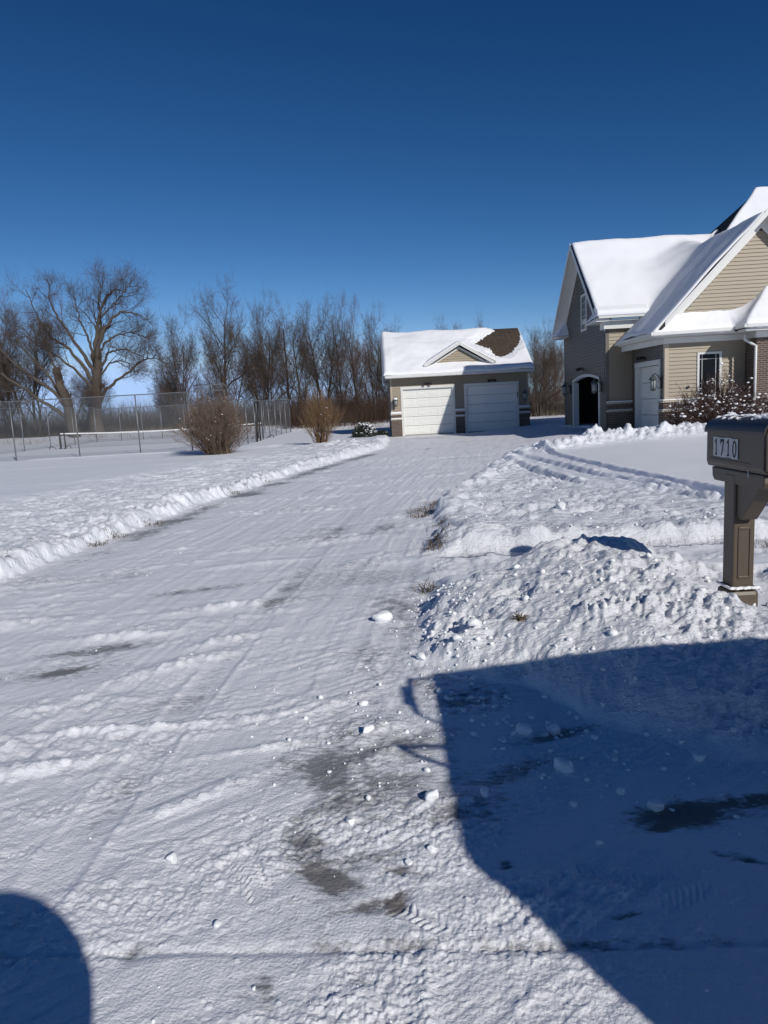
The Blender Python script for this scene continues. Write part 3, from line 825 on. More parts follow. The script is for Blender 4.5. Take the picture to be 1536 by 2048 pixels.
def lantern(parent, p, rot, s=1.0, snow=False):
    """coach lantern: wall plate and scroll arm, caged glass body, bell roof"""
    r = MB()
    c, sn = math.cos(rot), math.sin(rot)
    def P(x, y, z): return (p[0] + (x * c - y * sn) * s, p[1] + (x * sn + y * c) * s, p[2] + z * s)
    t = MB().box(-.05, .05, -.02, 0, -.16, .16); r.add([P(*v) for v in t.v], t.f)
    r.tube([P(0, -.02, .05), P(0, -.10, .20), P(0, -.17, .25), P(0, -.22, .22)], .012 * s, 6)
    r.tube([P(0, -.02, -.10), P(0, -.10, -.16), P(0, -.14, -.05)], .008 * s, 6)
    o = r.build('wall_lantern', M['black'], parent)
    b = MB()
    prof = [(.01, .24), (.03, .225), (.035, .205), (.02, .195), (.07, .165), (.115, .10), (.12, .09), (.10, .085)]
    b.lathe([(q[0] * s, q[1] * s) for q in prof[::-1]], P(0, -.22, 0), 8)
    for k in range(8):
        a = math.pi * 2 * k / 8
        b.tube([P(.082 * math.cos(a), -.22 + .082 * math.sin(a), .09), P(.07 * math.cos(a), -.22 + .07 * math.sin(a), -.15)], .007 * s, 4)
    b.lathe([(.0 + .03 * s, -.21 * s), (.075 * s, -.17 * s), (.085 * s, -.15 * s), (.07 * s, -.14 * s)], P(0, -.22, 0), 8)
    b.build('lantern_cage', M['pewter'], o, smooth=False)
    g = MB(); g.lathe([(.058 * s, -.14 * s), (.068 * s, .085 * s)], P(0, -.22, 0), 8)
    g.build('lantern_glass', M['lampglass'], o, smooth=True)
    if snow:
        w = MB(); w.lathe([(.10 * s, .11 * s), (.095 * s, .15 * s), (.05 * s, .2 * s), (.01, .215 * s)], P(0, -.22, 0), 10)
        w.build('lantern_snow', M['clump'], o, smooth=True)
    return o

def barn_light(parent, p, rot):
    """twin head flood light over a door"""
    r = MB(); c, sn = math.cos(rot), math.sin(rot)
    def P(x, y, z): return (p[0] + x * c - y * sn, p[1] + x * sn + y * c, p[2] + z)
    t = MB().box(-.06, .06, -.03, 0, -.05, .06); r.add([P(*v) for v in t.v], t.f)
    for s in (-1, 1):
        r.tube([P(s * .03, -.02, .03), P(s * .09, -.08, .06), P(s * .13, -.13, .04)], .014, 6)
    o = r.build('door_light', M['black'], parent)
    for s in (-1, 1):
        h = MB(); h.tube([P(s * .13, -.11, .05), P(s * .15, -.16, .03), P(s * .16, -.22, -.02)], [.03, .055, .07], 10)
        h.build('lamp_head', M['black'], o)
    return o

def roof_sheet(name, parent, fn, x0, x1, y0, y1, step, m, off=0.0, thick=None, keep=None, jump=.45, smooth=False, xs=None, ys=None):
    xs = np.linspace(x0, x1, max(2, int(round((x1 - x0) / step)) + 1)) if xs is None else xs
    ys = np.linspace(y0, y1, max(2, int(round((y1 - y0) / step)) + 1)) if ys is None else ys
    X, Y = np.meshgrid(xs, ys, indexing='ij')
    Z = fn(X, Y) + off
    nx, ny = X.shape
    V = np.stack([X.ravel(), Y.ravel(), np.nan_to_num(Z, nan=-99).ravel()], 1)
    i = np.arange(nx - 1)[:, None]; j = np.arange(ny - 1)[None, :]
    F = np.stack([i * ny + j, (i + 1) * ny + j, (i + 1) * ny + j + 1, i * ny + j + 1], -1).reshape(-1, 4)
    zz = V[F, 2]
    ok = (zz.min(1) > -50) & ((zz.max(1) - zz.min(1)) < jump)
    if keep is not None:
        K = keep(X, Y).ravel(); ok &= K[F].all(1)
    F = F[ok]
    used = np.unique(F); mp = np.full(len(V), -1); mp[used] = np.arange(len(used))
    o = np_mesh(name, V[used], mp[F], m, parent, smooth=smooth)
    if thick:
        s = o.modifiers.new('thickness', 'SOLIDIFY'); s.thickness = thick; s.offset = -1
    return o

def beam(mb, a, b, w, h):
    """rectangular bar from a to b; w = horizontal size across, h = vertical size (hangs below a-b)"""
    a, b = Vector(a), Vector(b)
    d = b - a; side = Vector((-d.y, d.x, 0)); side.normalize(); side *= w / 2
    dn = Vector((0, 0, -h))
    vs = [a - side, a + side, a + side + dn, a - side + dn, b - side, b + side, b + side + dn, b - side + dn]
    mb.add([tuple(v) for v in vs], [(0, 1, 2, 3), (7, 6, 5, 4), (0, 4, 5, 1), (1, 5, 6, 2), (2, 6, 7, 3), (3, 7, 4, 0)])

# ================================================================== DETACHED GARAGE
def build_garage():
    R = empty('detached_garage', (.6, 37.5, 0))
    tag(R, 'small tan two door detached garage with snowy gable roof at the end of the driveway', 'garage')
    x0, x1 = .06, 7.32
    sx = lambda s, z, n: (s, -n, z)
    zt = 3.15
    siding('wall', R, sx, lambda z: (x0 + .10, x1 - .10), .0, zt, [(.60, 3.44, -1, 2.55), (3.93, 6.79, -1, 2.55)], M['siding'])
    siding('wall', R, lambda s, z, n: (x0 - n, s, z), lambda z: (0.1, 6.9) if z < zt else (max(.1, (z - zt) / .6), 7 - max(.1, (z - zt) / .6)), 0, 5.1, [], M['siding'])
    siding('wall', R, lambda s, z, n: (x1 + n, s, z), lambda z: (0.1, 6.9) if z < zt else (max(.1, (z - zt) / .6), 7 - max(.1, (z - zt) / .6)), 0, 5.1, [], M['siding'])
    siding('wall', R, lambda s, z, n: (s, 7 + n, z), lambda z: (x0 + .10, x1 - .10), .0, zt, [], M['siding'])
    for cx in (x0, x1 - .10):
        for cy in (-.022, 6.92):
            MB().box(cx, cx + .10, cy, cy + .10, 0, zt).build('corner_trim', M['corner'], R, bevel=.006)
    # trims round the two doors
    for a, b in ((.60, 3.44), (3.93, 6.79)):
        t = MB()
        t.box(a, a + .13, -.04, .10, .02, 2.55); t.box(b - .13, b, -.04, .10, .02, 2.55); t.box(a - .012, b + .012, -.05, .10, 2.43, 2.57)
        t.build('door_trim', M['trim'], R, bevel=.005)
        garage_door(R, a + .13, b - .13, .06, 2.43, .07, 5, 4)
        MB().box(a + .13, b - .13, -.05, .30, -.1, .055).build('door_sill', M['concrete'], R)
    # brick piers with stone ledges and snow on them
    for a, b in ((x0 - .02, .585), (3.455, 3.915), (6.805, x1 + .02)):
        p = MB().box(a, b, -.10, .05, -.1, .86).build('brick_pier', M['brick'], R)
        MB().box(a, b, -.098, .05, .93, 1.13).build('brick_course', M['soldier'], p)
        MB().box(a - .02, b + .02, -.14, .03, .862, .928).build('ledge', M['ledge'], p, bevel=.006)
        MB().box(a - .02, b + .02, -.15, .03, 1.132, 1.20).build('ledge', M['ledge'], p, bevel=.006)
        for zz, hh in ((.93, .06), (1.202, .10)):
            w = MB(); w.prism([(-.145, zz), (-.14, zz + hh * .8), (-.08, zz + hh), (-.02, zz + hh * 1.05), (-.02, zz)], 'x', a - .01, b + .01)
            w.build('ledge_snow', M['clump'], p, smooth=False, bevel=.02)
    for a, x in ((.31, 0), (7.06, 0)):
        lantern(R, (a, -.02, 1.80), 0, 1.15, snow=(a < 1))
    for a in (2.02, 5.37): barn_light(R, (a, -.03, 2.66), 0)
    # keypad on door frame
    MB().box(6.71, 6.75, -.07, -.04, 1.75, 2.0).build('door_handle', M['black'], R)
    # ---- roof: ridge along x
    ex0, ex1 = -.18, 7.5
    fr = lambda X, Y: 3.16 + .6 * (3.5 + .6 - np.abs(Y - 3.5))          # eave at y=-.6
    roof = roof_sheet('roof', R, lambda X, Y: fr(X, Y), ex0, ex1, -.6, 7.6, .5, M['shingle'], thick=.10, jump=9, ys=np.array([-.6, 1, 2.5, 3.5, 5, 7.6]))
    # bare patch outline where the snow slid off (x, y) in the roof plane
    patch = [(4.89, 1.99), (5.15, 2.28), (5.41, 2.55), (5.8, 2.9), (6.05, 3.08), (6.25, 3.35), (6.9, 3.40), (7.3, 3.44), (7.50, 3.44), (7.47, 3.0), (7.36, 2.35), (7.18, 1.8), (6.92, 1.4), (6.62, 1.0), (6.36, .75), (6.15, .62), (5.95, .62), (5.76, .76), (5.70, 1.2), (5.58, 1.5), (5.35, 1.6), (5.1, 1.8)]
    def inpoly(X, Y):
        ins = np.zeros(X.shape, bool); n = len(patch)
        for k in range(n):
            (xa, ya), (xb, yb) = patch[k], patch[(k + 1) % n]
            c = ((ya > Y) != (yb > Y)) & (X < (xb - xa) * (Y - ya) / (yb - ya + 1e-12) + xa)
            ins ^= c
        return ins
    jx = lambda X, Y: X + .09 * pn(X / .16, Y / .16, 501) + .05 * pn(X / .06, Y / .06, 502)
    jy = lambda X, Y: Y + .09 * pn(X / .16, Y / .16, 503) + .05 * pn(X / .06, Y / .06, 504)
    def snow_h(X, Y):
        ed = np.minimum(np.minimum(X - ex0 + .10, ex1 + .04 - X), np.minimum(Y + .72, 7.7 - Y))
        pd = polyd(jx(X, Y), jy(X, Y), patch + [patch[0]])
        t = .20 + .085 * pn(X / 2.0, Y / 1.1, 505) + .02 * pn(X / .5, Y / .4, 508) + .06 * np.exp(-((X - ex0) / .5) ** 2)
        t = t * np.sqrt(np.clip(ed / .16, 0.02, 1))
        t = np.minimum(t, .015 + .36 * pd * (1 + .3 * pn(X / .5, Y / .5, 506)) + .0 * X)
        # rounded ridge, deep drift on the left, hollow above the dormer
        h = fr(X, Y)
        k = np.abs(Y - 3.5)
        h = np.where(k < .35, 3.16 + .6 * 4.1 - .6 * (k * k / .7 + .175), h)
        d = .17 * np.exp(-((X - 1.2) / 1.5) ** 2 - ((Y - 1.6) / 1.2) ** 2)
        return h + t + d * np.clip(ed / .5, 0, 1)
    def keep(X, Y):
        return ~inpoly(jx(X, Y), jy(X, Y))
    roof_sheet('roof_snow', R, snow_h, ex0 - .08, ex1 + .03, -.69, 7.69, .045, M['roofsnow'], keep=keep, smooth=True, thick=.10)
    # fascia, gutter, soffit, rakes
    f = MB(); f.box(ex0, ex1, -.66, -.56, 3.02, 3.15)
    f.build('gutter', M['trim'], R, bevel=.02)
    MB().box(ex0 + .02, ex1 - .02, -.555, .0, 3.02, 3.05).build('soffit', M['trim'], R)
    MB().box(ex0, ex1, 7.56, 7.66, 3.02, 3.15).build('gutter', M['trim'], R, bevel=.02)
    MB().box(ex0 + .02, ex1 - .02, 7.0, 7.555, 3.02, 3.05).build('soffit', M['trim'], R)
    for xa in (ex0 - .03, ex1):
        r = MB()
        r.prism([(-.6, 3.06), (3.5, 5.52), (7.6, 3.06), (7.6, 2.96 + .3), (3.5, 5.66), (-.6, 3.2)], 'x', xa, xa + .03)
        r.build('rake_board', M['trim'], R)
    for xa, xb in ((ex0, x0), (x1, ex1)):
        r = MB(); r.prism([(-.5, 3.10), (3.5, 5.50), (7.5, 3.10), (7.5, 3.13), (3.5, 5.53), (-.5, 3.13)], 'x', xa, xb)
        r.build('soffit', M['trim'], R)
    # ---- dormer gable over the doors
    cx, zb, za = 3.74, 3.58, 4.70
    fy = .0
    x_l, x_r = 1.80, 5.62
    D = MB()
    siding('dormer_gable', R, lambda s, z, n: (s, fy - n, z), lambda z: (cx - (4.42 - z) / .60 * 1.0, cx + (4.42 - z) / .60), 3.50, 4.40, [], M['siding'])
    sl = (za - zb) / (cx - x_l)
    top = lambda X, Y: za - sl * np.abs(X - cx)
    roof_sheet('dormer_roof', R, lambda X, Y: np.where(top(X, Y) > 3.16 + .6 * (Y + .6) - .25, top(X, Y), np.nan), x_l, x_r, fy - .30, 2.6, .08, M['shingle'], thick=.05)
    def dsnow(X, Y):
        b = 3.16 + .6 * (Y + .6) + .1
        d = top(X, Y) + .04 + .11 * np.sqrt(np.clip((Y - fy + .26) / .35, 0, 1)) * np.clip((np.minimum(X - x_l, x_r - X)) / .3, 0, 1) + .02 * pn(X / .5, Y / .5, 507)
        d = np.where(np.abs(X - cx) < .15, d - .06 * (1 - np.abs(X - cx) / .15), d)
        return np.where(d > b - .12, d, np.nan)
    roof_sheet('dormer_snow', R, dsnow, x_l + .05, x_r - .05, fy - .27, 2.8, .06, M['roofsnow'], smooth=True, thick=.05)
    for s in (-1, 1):
        xe = x_l if s < 0 else x_r
        r = MB()
        zt_ = za + .02
        r.prism([(xe, zb + .0), (cx, zt_), (cx, zt_ - .17), (xe + s * -.22, zb - .03)], 'y', fy - .33, fy - .30)
        r.build('rake_board', M['trim'], R)
        r = MB()
        r.prism([(xe + s * -.1, zb - .0), (cx, zt_ - .08), (cx, zt_ - .11), (xe + s * -.14, zb - .03)], 'y', fy - .30, fy - .02)
        r.build('soffit', M['trim'], R)
        r = MB()
        r.prism([(xe + s * -.34, zb + .0), (cx, zt_ - .24), (cx, zt_ - .34), (xe + s * -.52, zb + .0)], 'y', fy - .045, fy - .01)
        r.build('frieze_board', M['trim'], R)
build_garage()

# ================================================================== HOUSE
GZ = .25
def build_house():
    R = empty('house', (9.5, 23.6, 0), -.03)
    tag(R, 'large tan house with steep snowy gables and brick base on the right', 'house')
    # walls -----------------------------------------------------------
    # A: tall gable wall facing left (x=-.99, y 3.30..9.95)
    ax = -.99
    rake = lambda y: 4.42 + .9 * (3.77 - abs(y - 6.62)) - .06
    def extA(z):
        zz = max(z, 4.82)
        h = 3.77 - (zz + .06 - 4.42) / .9
        if z < 4.82: return (3.42, 9.83)
        return (6.62 - h, 6.62 + h)
    A = lambda s, z, n: (ax - n, s, z)
    siding('wall', R, A, extA, .1, 7.55, [(4.05, 8.30, -1, lambda s: 0, 2.30, 2.49), (5.86, 6.72, 4.30, 5.74)], M['siding_shaded'])
    # A front (B) wall facing the viewer, y=3.30
    siding('wall', R, lambda s, z, n: (s, 3.30 - n, z), lambda z: (ax + .11, 6.0), 1.37, 4.35, [], M['siding'])
    MB().box(ax - .012, ax + .115, 3.278, 3.40, .1, 4.5).build('corner_trim', M['siding_shaded'], R, bevel=.006)
    MB().box(ax - .022, ax + .115, 9.83, 9.97, .1, 4.5).build('corner_trim', M['siding_shaded'], R, bevel=.006)
    # C: garage wall facing left (x=0, y 0..3.30)
    siding('wall', R, lambda s, z, n: (-n, s, z), lambda z: (.11, 3.30), .1, 3.38, [(.36, 2.90, -1, 2.70)], M['siding_shaded'])
    MB().box(-.032, .11, -.032, .11, .1, 3.17).build('corner_trim', M['corner'], R, bevel=.006)
    # D: window wall facing viewer (y=0)
    siding('wall', R, lambda s, z, n: (s, -n, z), lambda z: (.115, 2.6), 1.35, 3.38, [(1.05, 1.80, 1.32, 2.82)], M['siding'])
    # gable siding above the skirt roof
    siding('gable_wall', R, lambda s, z, n: (s, .02 - n, z), lambda z: (3.0 - (6.62 - z) / 1.03, 3.0 + (6.62 - z) / 1.03), 3.85, 6.55, [], M['siding'], course=.12)
    # brick
    def brick(x0, x1, y0, y1, z0=-.1, z1=1.0):
        return MB().box(x0, x1, y0, y1, z0, z1).build('brick_base', M['brick'], R)
    def ledges(x0, x1, y0, y1, side):
        b = brick(x0, x1, y0, y1, -.1, .96)
        MB().box(x0 + .004, x1 - .004, y0 + .004, y1, 1.03, 1.26).build('brick_course', M['soldier'], b)
        e = .05
        ax0 = x0 - (e if side in 'xb' else 0); ay0 = y0 - (e if side in 'yb' else 0)
        for zz in (.962, 1.262):
            MB().box(ax0, x1, ay0, y1, zz, zz + .066).build('ledge', M['ledge'], b, bevel=.008)
            w = MB(); w.box(ax0 + .01, x1 - .002, ay0 + .01, y1, zz + .068, zz + .068 + (.045 if zz > 1 else .025))
            w.build('ledge_snow', M['clump'], b, bevel=.02)
    ledges(-.08, 2.55, -.09, 0.03, 'b')
    ledges(-.087, 0.03, .033, .34, 'x')
    ledges(ax - .0, -.03, 3.20, 3.33, 'y')
    # E: brick wing
    b = MB().box(2.62, 9.5, -.69, 3.0, -.1, .96).build('brick_wall', M['brick'], R)
    MB().box(2.625, 9.5, -.685, 3.0, 1.03, 1.26).build('brick_course', M['soldier'], b)
    MB().box(2.57, 9.5, -.74, 3.0, .962, 1.028).build('ledge', M['ledge'], b, bevel=.008)
    MB().box(2.57, 9.5, -.74, 3.0, 1.262, 1.328).build('ledge', M['ledge'], b, bevel=.008)
    MB().box(2.62, 9.5, -.69, 3.0, 1.33, 3.3).build('brick_wall', M['brick'], R)
    # rest of the shell (out of the picture but it stands there)
    siding('wall', R, lambda s, z, n: (s, 11.5 + n, z), lambda z: (1.2, 13), .1, 4.5, [], M['siding'], .23)
    siding('wall', R, lambda s, z, n: (s, 9.97 + n, z), lambda z: (ax + .1, 1.3), .1, 4.5, [], M['siding'], .23)
    siding('wall', R, lambda s, z, n: (13 + n, s, z), lambda z: (1.0, 11.5), .1, 4.5, [], M['siding'], .23)
    siding('wall', R, lambda s, z, n: (s, 2.99 - n, z), lambda z: (9.4, 13), .1, 4.5, [], M['siding'], .23)
    siding('wall', R, lambda s, z, n: (1.25 - n, s, z), lambda z: (9.9, 11.5), .1, 4.5, [], M['siding'], .23)
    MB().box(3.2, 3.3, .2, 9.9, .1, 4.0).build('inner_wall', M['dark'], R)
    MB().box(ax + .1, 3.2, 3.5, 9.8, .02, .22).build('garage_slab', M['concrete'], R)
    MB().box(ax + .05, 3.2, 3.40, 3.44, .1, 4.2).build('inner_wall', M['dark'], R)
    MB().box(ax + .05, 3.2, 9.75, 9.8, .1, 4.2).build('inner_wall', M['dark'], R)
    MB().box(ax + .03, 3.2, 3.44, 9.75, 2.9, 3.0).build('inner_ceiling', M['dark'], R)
    # arched door surround --------------------------------------------
    t = MB()
    yo0, yo1, yi0, yi1 = 4.02, 8.33, 4.18, 8.17
    cy = (yo0 + yo1) / 2
    def arch(y, lo, hi, hw): return lo + (hi - lo) * (1 - ((y - cy) / hw) ** 2)
    n = 14
    for k in range(n):
        a, bq = yo0 + (yo1 - yo0) * k / n, yo0 + (yo1 - yo0) * (k + 1) / n
        zi = [arch(q, 2.20, 2.40, 2.15) for q in (a, bq)]; zo = [arch(q, 2.31, 2.51, 2.16) for q in (a, bq)]
        vs = [(xq, yq, zq) for xq in (ax - .05, ax + .10) for yq, zq in ((a, zi[0]), (bq, zi[1]), (bq, zo[1]), (a, zo[0]))]
        t.add(vs, [(0, 1, 2, 3), (7, 6, 5, 4), (0, 4, 5, 1), (2, 6, 7, 3)])
    t.box(ax - .05, ax + .10, yo0, yi0, .1, 2.20); t.box(ax - .05, ax + .10, yi1, yo1, .1, 2.20)
    t.build('arched_door_trim', M['trim'], R)
    # deep jambs
    MB().box(ax + .10, ax + .20, yi0 - .1, yi0, .1, 2.2).build('door_jamb', M['trim'], R)
    MB().box(ax + .10, ax + .20, yi1, yi1 + .1, .1, 2.2).build('door_jamb', M['trim'], R)
    # side garage door on C
    t = MB(); t.box(-.045, .06, .36, .52, .1, 2.70); t.box(-.045, .06, 2.74, 2.90, .1, 2.70); t.box(-.055, .06, .35, 2.91, 2.54, 2.71)
    t.build('door_trim', M['trim'], R, bevel=.005)
    MB().box(.06, .20, 2.66, 2.74, .1, 2.54).build('door_jamb', M['trim'], R)
    garage_door(R, .52, 2.74, .26, 2.54, .14, 4, 2, flip=lambda x, y, z: (y, x, z))
    # windows -----------------------------------------------------------
    w = MB(); w.box(1.03, 1.10, -.05, .05, 1.30, 2.84); w.box(1.75, 1.82, -.05, .05, 1.30, 2.84); w.box(1.10, 1.75, -.05, .05, 2.77, 2.84); w.box(1.10, 1.75, -.06, .05, 1.29, 1.36)
    w = w.build('window', M['trim'], R, bevel=.005)
    MB().box(1.09, 1.76, .01, .03, 1.35, 2.78).build('window_glass', M['glass'], w)
    g = MB(); g.box(1.195, 1.21, -.004, .009, 1.36, 2.77); g.box(1.64, 1.655, -.004, .009, 1.36, 2.77); g.box(1.10, 1.75, -.006, .011, 2.61, 2.625)
    g.build('muntins', M['trim'], w)
    w = MB(); x_ = ax
    w.box(x_ - .05, x_ + .03, 5.84, 5.92, 4.28, 5.76); w.box(x_ - .05, x_ + .03, 6.66, 6.74, 4.28, 5.76); w.box(x_ - .05, x_ + .03, 5.92, 6.66, 5.68, 5.76); w.box(x_ - .06, x_ + .03, 5.92, 6.66, 4.27, 4.36)
    w = w.build('gable_window', M['trim'], R, bevel=.004)
    MB().box(x_ + .005, x_ + .02, 5.92, 6.66, 4.36, 5.68).build('window_glass', M['glass'], w)
    g = MB()
    for yy in (6.10, 6.29, 6.48): g.box(x_ - .008, x_ + .004, yy - .008, yy + .008, 4.36, 5.68)
    for zz in (4.62, 4.88, 5.15, 5.42): g.box(x_ - .010, x_ + .003, 5.92, 6.66, zz - .008, zz + .008)
    g.build('muntins', M['trim'], w)
    MB().box(x_ - .002, x_ + .003, 5.94, 6.64, 4.56, 4.76).build('window_blind', M['trim'], w)
    # lights
    lantern(R, (ax - .03, 3.80, 1.95), -math.pi / 2, 1.25, snow=False)
    lantern(R, (ax - .03, 8.75, 1.95), -math.pi / 2, 1.25)
    lantern(R, (-.03, .24, 1.93), -math.pi / 2, 1.25)
    barn_light(R, (ax - .03, 6.6, 2.72), -math.pi / 2); barn_light(R, (-.03, 1.9, 2.82), -math.pi / 2)

    # ---- roofs ---------------------------------------------------------
    G = lambda X, Y: np.where((X >= -.571) & (X <= 6.58) & (Y >= -.501), 7.10 - 1.03 * np.abs(X - 3.0), -99.)
    Af = lambda X, Y: np.where((X >= -1.461) & (X <= 7) & (Y >= 2.849) & (Y <= 10.391), 4.42 + .9 * (3.77 - np.abs(Y - 6.62)), -99.)
    def Mf(X, Y):
        z = np.minimum(np.minimum(4.45 + .97 * (X - .95), 4.45 + .97 * (Y - 1.62)), np.minimum(9.42 + 0 * X, 4.45 + .97 * (11.95 - Y)))
        return np.where((X >= .95) & (X <= 13.2) & (Y >= 1.62) & (Y <= 11.951), z, -99.)
    def smax(a, b, k):
        h = np.clip(k - np.abs(a - b), 0, None) / k
        return np.maximum(a, b) + h * h * k / 4 * (np.minimum(a, b) > -50)
    def base(X, Y):
        z = np.maximum(np.maximum(G(X, Y), Af(X, Y)), Mf(X, Y))
        return np.where(z < -50, np.nan, z)
    roof_sheet('roof', R, base, -1.46, 13.2, -.50, 11.95, .0785, M['shingle_dark'], jump=.35, thick=.08)
    # the left slope keeps running back under the upper eave
    roof_sheet('roof', R, lambda X, Y: 7.10 - 1.03 * np.abs(X - 3.0), -.57, .6, 2.6, 3.4, .2, M['shingle_dark'], off=-.01)
    def sedge(X, Y, x0, x1, y0, y1, w=.2):
        e = np.minimum(np.minimum(X - x0, x1 - X), np.minimum(Y - y0, y1 - Y))
        return np.sqrt(np.clip(e / w, .02, 1))
    def snow(X, Y):
        g, a, m_ = G(X, Y), Af(X, Y), Mf(X, Y)
        tg = .17 * sedge(X, Y, -.66, 6.7, -.60, 99)
        ta = .24 * sedge(X, Y, -1.56, 9, 2.74, 10.5)
        ridge = np.abs(Y - 6.62)
        a2 = np.where(ridge < .4, a - .9 * (ridge * ridge / .8 + .2) + .9 * ridge * 1.0, a)
        ra = np.abs(X - 3.0)
        g2 = np.where(ra < .3, g - 1.03 * (ra * ra / .6 + .15) + 1.03 * ra, g)
        # left face of the big hip is swept bare apart from drift at its foot
        left = (X - .95) < (Y - 1.62)
        bare = .55 * ss(0.02, .42, m_ - np.maximum(g, a) + .12 * pn(X / .25, Y / .25, 607)) * left * ss(0.02, .30, (Y - 1.62) - (X - .95))
        tm = .20 - bare
        z = smax(smax(g2 + tg, a2 + ta, .05 + 1.6 * ss(2.85, 4.6, Y) * (1 - .75 * ss(5.0, 6.5, Y))), m_ + tm, .45 - .38 * left)
        z = z + .075 * pn(X / 1.7, Y / 1.4, 601) + .015 * pn(X / .5, Y / .5, 602)
        return np.where(z < -50, np.nan, z)
    def keep(X, Y):
        z0 = base(X, Y); z1 = snow(X, Y)
        return (np.nan_to_num(z1 - z0, nan=-1) > .012 + .05 * pn(X / .12, Y * 2.5, 603) * 0) & np.isfinite(z0)
    roof_sheet('roof_snow', R, snow, -1.52, 13.2, -.56, 12.0, .065, M['roofsnow'], keep=lambda X, Y: np.nan_to_num(snow(X, Y) - base(X, Y), nan=1) > .01, smooth=True, jump=.42, thick=.06)
    roof_sheet('roof_snow', R, lambda X, Y: 7.10 - 1.03 * np.abs(X - 3.0) + .15 + .02 * pn(X / .5, Y / .5, 604), -.62, .5, 2.5, 3.28, .08, M['roofsnow'], smooth=True, thick=.06)
    lp = MB(); lp.prism([(2.70, 4.46), (2.69, 4.60), (2.76, 4.68), (3.05, 4.86), (3.25, 4.80), (3.0, 4.5)], 'x', -1.46, .42); lp.build('roof_snow', M['roofsnow'], R, bevel=.04)
    # skirt roof over the window wall and hipped roof of the brick wing
    def P(X, Y):
        pent = np.where((Y <= .05) & (X <= 6.0), np.minimum(3.46 + 1.0 * (Y + .52), 3.42 + 1.03 * (X + .57)), -99.)
        e = np.minimum(3.50 + 1.0 * (X - 2.05), 3.50 + 1.0 * (Y + 1.17))
        e = np.where((X >= 2.05) & (Y >= -1.171), np.minimum(e, 6.3), -99.)
        pent = np.where(Y >= -.521, pent, -99.)
        z = np.maximum(pent, e)
        return np.where(z < 3, np.nan, z)
    roof_sheet('skirt_roof', R, P, -.57, 9.6, -1.17, 3.2, .065, M['shingle_dark'], keep=lambda X, Y: (X > 2.05) | (Y < .07), jump=.3, thick=.05)
    def Ps(X, Y):
        z = P(X, Y)
        e = np.sqrt(np.clip(np.where(X < 2.05, Y + .60, np.where(X > 2.6, Y + 1.25, np.maximum(np.minimum(Y + 1.25, X - 1.97), Y + .60))) / .16, .02, 1))
        pent = np.where((Y >= -.61) & (X <= 6.0), np.minimum(3.46 + 1.0 * (Y + .52), 3.42 + 1.03 * (X + .57)), -99.)
        ew = np.minimum(3.50 + (X - 2.05), 3.50 + (Y + 1.17)); ew = np.where((X >= 1.98) & (Y >= -1.26), np.minimum(ew, 6.3), -99.)
        s = smax(pent, ew, .5)
        return np.where(s > 0, s + .15 * e + .03 * pn(X / .7, Y / .5, 605) + .012 * pn(X / .15, Y / .15, 606), np.nan)
    roof_sheet('skirt_snow', R, Ps, -.64, 9.6, -1.24, 3.0, .05, M['roofsnow'], keep=lambda X, Y: ((X > 2.3) | (Y < .09)), jump=.3, smooth=True, thick=.05)
    # a little gable on the wing roof at the picture edge
    r = MB(); r.prism([(3.55, 4.0), (4.7, 5.15), (5.85, 4.0), (5.72, 4.0), (4.7, 5.0), (3.68, 4.0)], 'y', -1.30, -1.18); r.build('wing_gable_trim', M['trim'], R)
    r = MB(); r.prism([(3.6, 4.03), (4.7, 5.12), (5.8, 4.03)], 'y', -1.2, .5); r.build('wing_gable', M['roofsnow'], R)
    # trims -------------------------------------------------------------
    def bar(nm, pts, w, h, m='trim', bev=.012):
        mb = MB()
        for a, b in zip(pts[:-1], pts[1:]): beam(mb, a, b, w, h)
        return mb.build(nm, M[m], R, bevel=bev)
    bar('gutter', [(-.62, 3.30, 3.51), (-.62, -.51, 3.51)], .12, .11)
    bar('gutter', [(-.68, -.57, 3.515), (1.94, -.57, 3.545)], .12, .11)
    bar('gutter', [(2.0, -1.22, 3.57), (9.6, -1.22, 3.57)], .12, .11)
    bar('gutter', [(2.0, -1.28, 3.568), (2.0, -.5, 3.568)], .12, .11)
    bar('gutter', [(-1.40, 2.79, 4.50), (.40, 2.79, 4.50)], .12, .12)
    bar('gutter', [(-1.40, 10.45, 4.46), (1.2, 10.45, 4.46)], .12, .12)
    # boxed soffits with deep frieze under them
    MB().box(-.56, -.02, -.505, 3.28, 3.36, 3.41).build('soffit', M['trim'], R)
    MB().box(-.025, 2.6, -.507, -.02, 3.363, 3.413).build('soffit', M['trim'], R)
    MB().box(2.05, 9.5, -1.16, -.6, 3.366, 3.43).build('soffit', M['trim'], R)
    f = MB(); f.prism([(-.035, -.035), (-.42, 3.285), (-.37, 3.285), (-.001, -.035)], 'z', 3.17, 3.358); f.build('frieze_board', M['trim'], R, bevel=.006)
    f = MB(); f.box(-.03, 2.6, -.038, -.018, 3.172, 3.36); f.build('frieze_board', M['trim'], R, bevel=.006)
    f = MB(); f.box(2.60, 9.5, -.73, -.695, 3.174, 3.364); f.box(2.58, 2.618, -.73, -.04, 3.176, 3.362); f.build('frieze_board', M['trim'], R, bevel=.006)
    MB().box(-1.40, .5, 2.86, 3.28, 4.29, 4.35).build('soffit', M['trim'], R)
    f = MB(); f.box(-1.12, .6, 3.07, 3.13, 4.02, 4.30); f.box(-1.12, -1.06, 3.13, 3.6, 4.022, 4.298); f.build('frieze_board', M['trim'], R, bevel=.006)
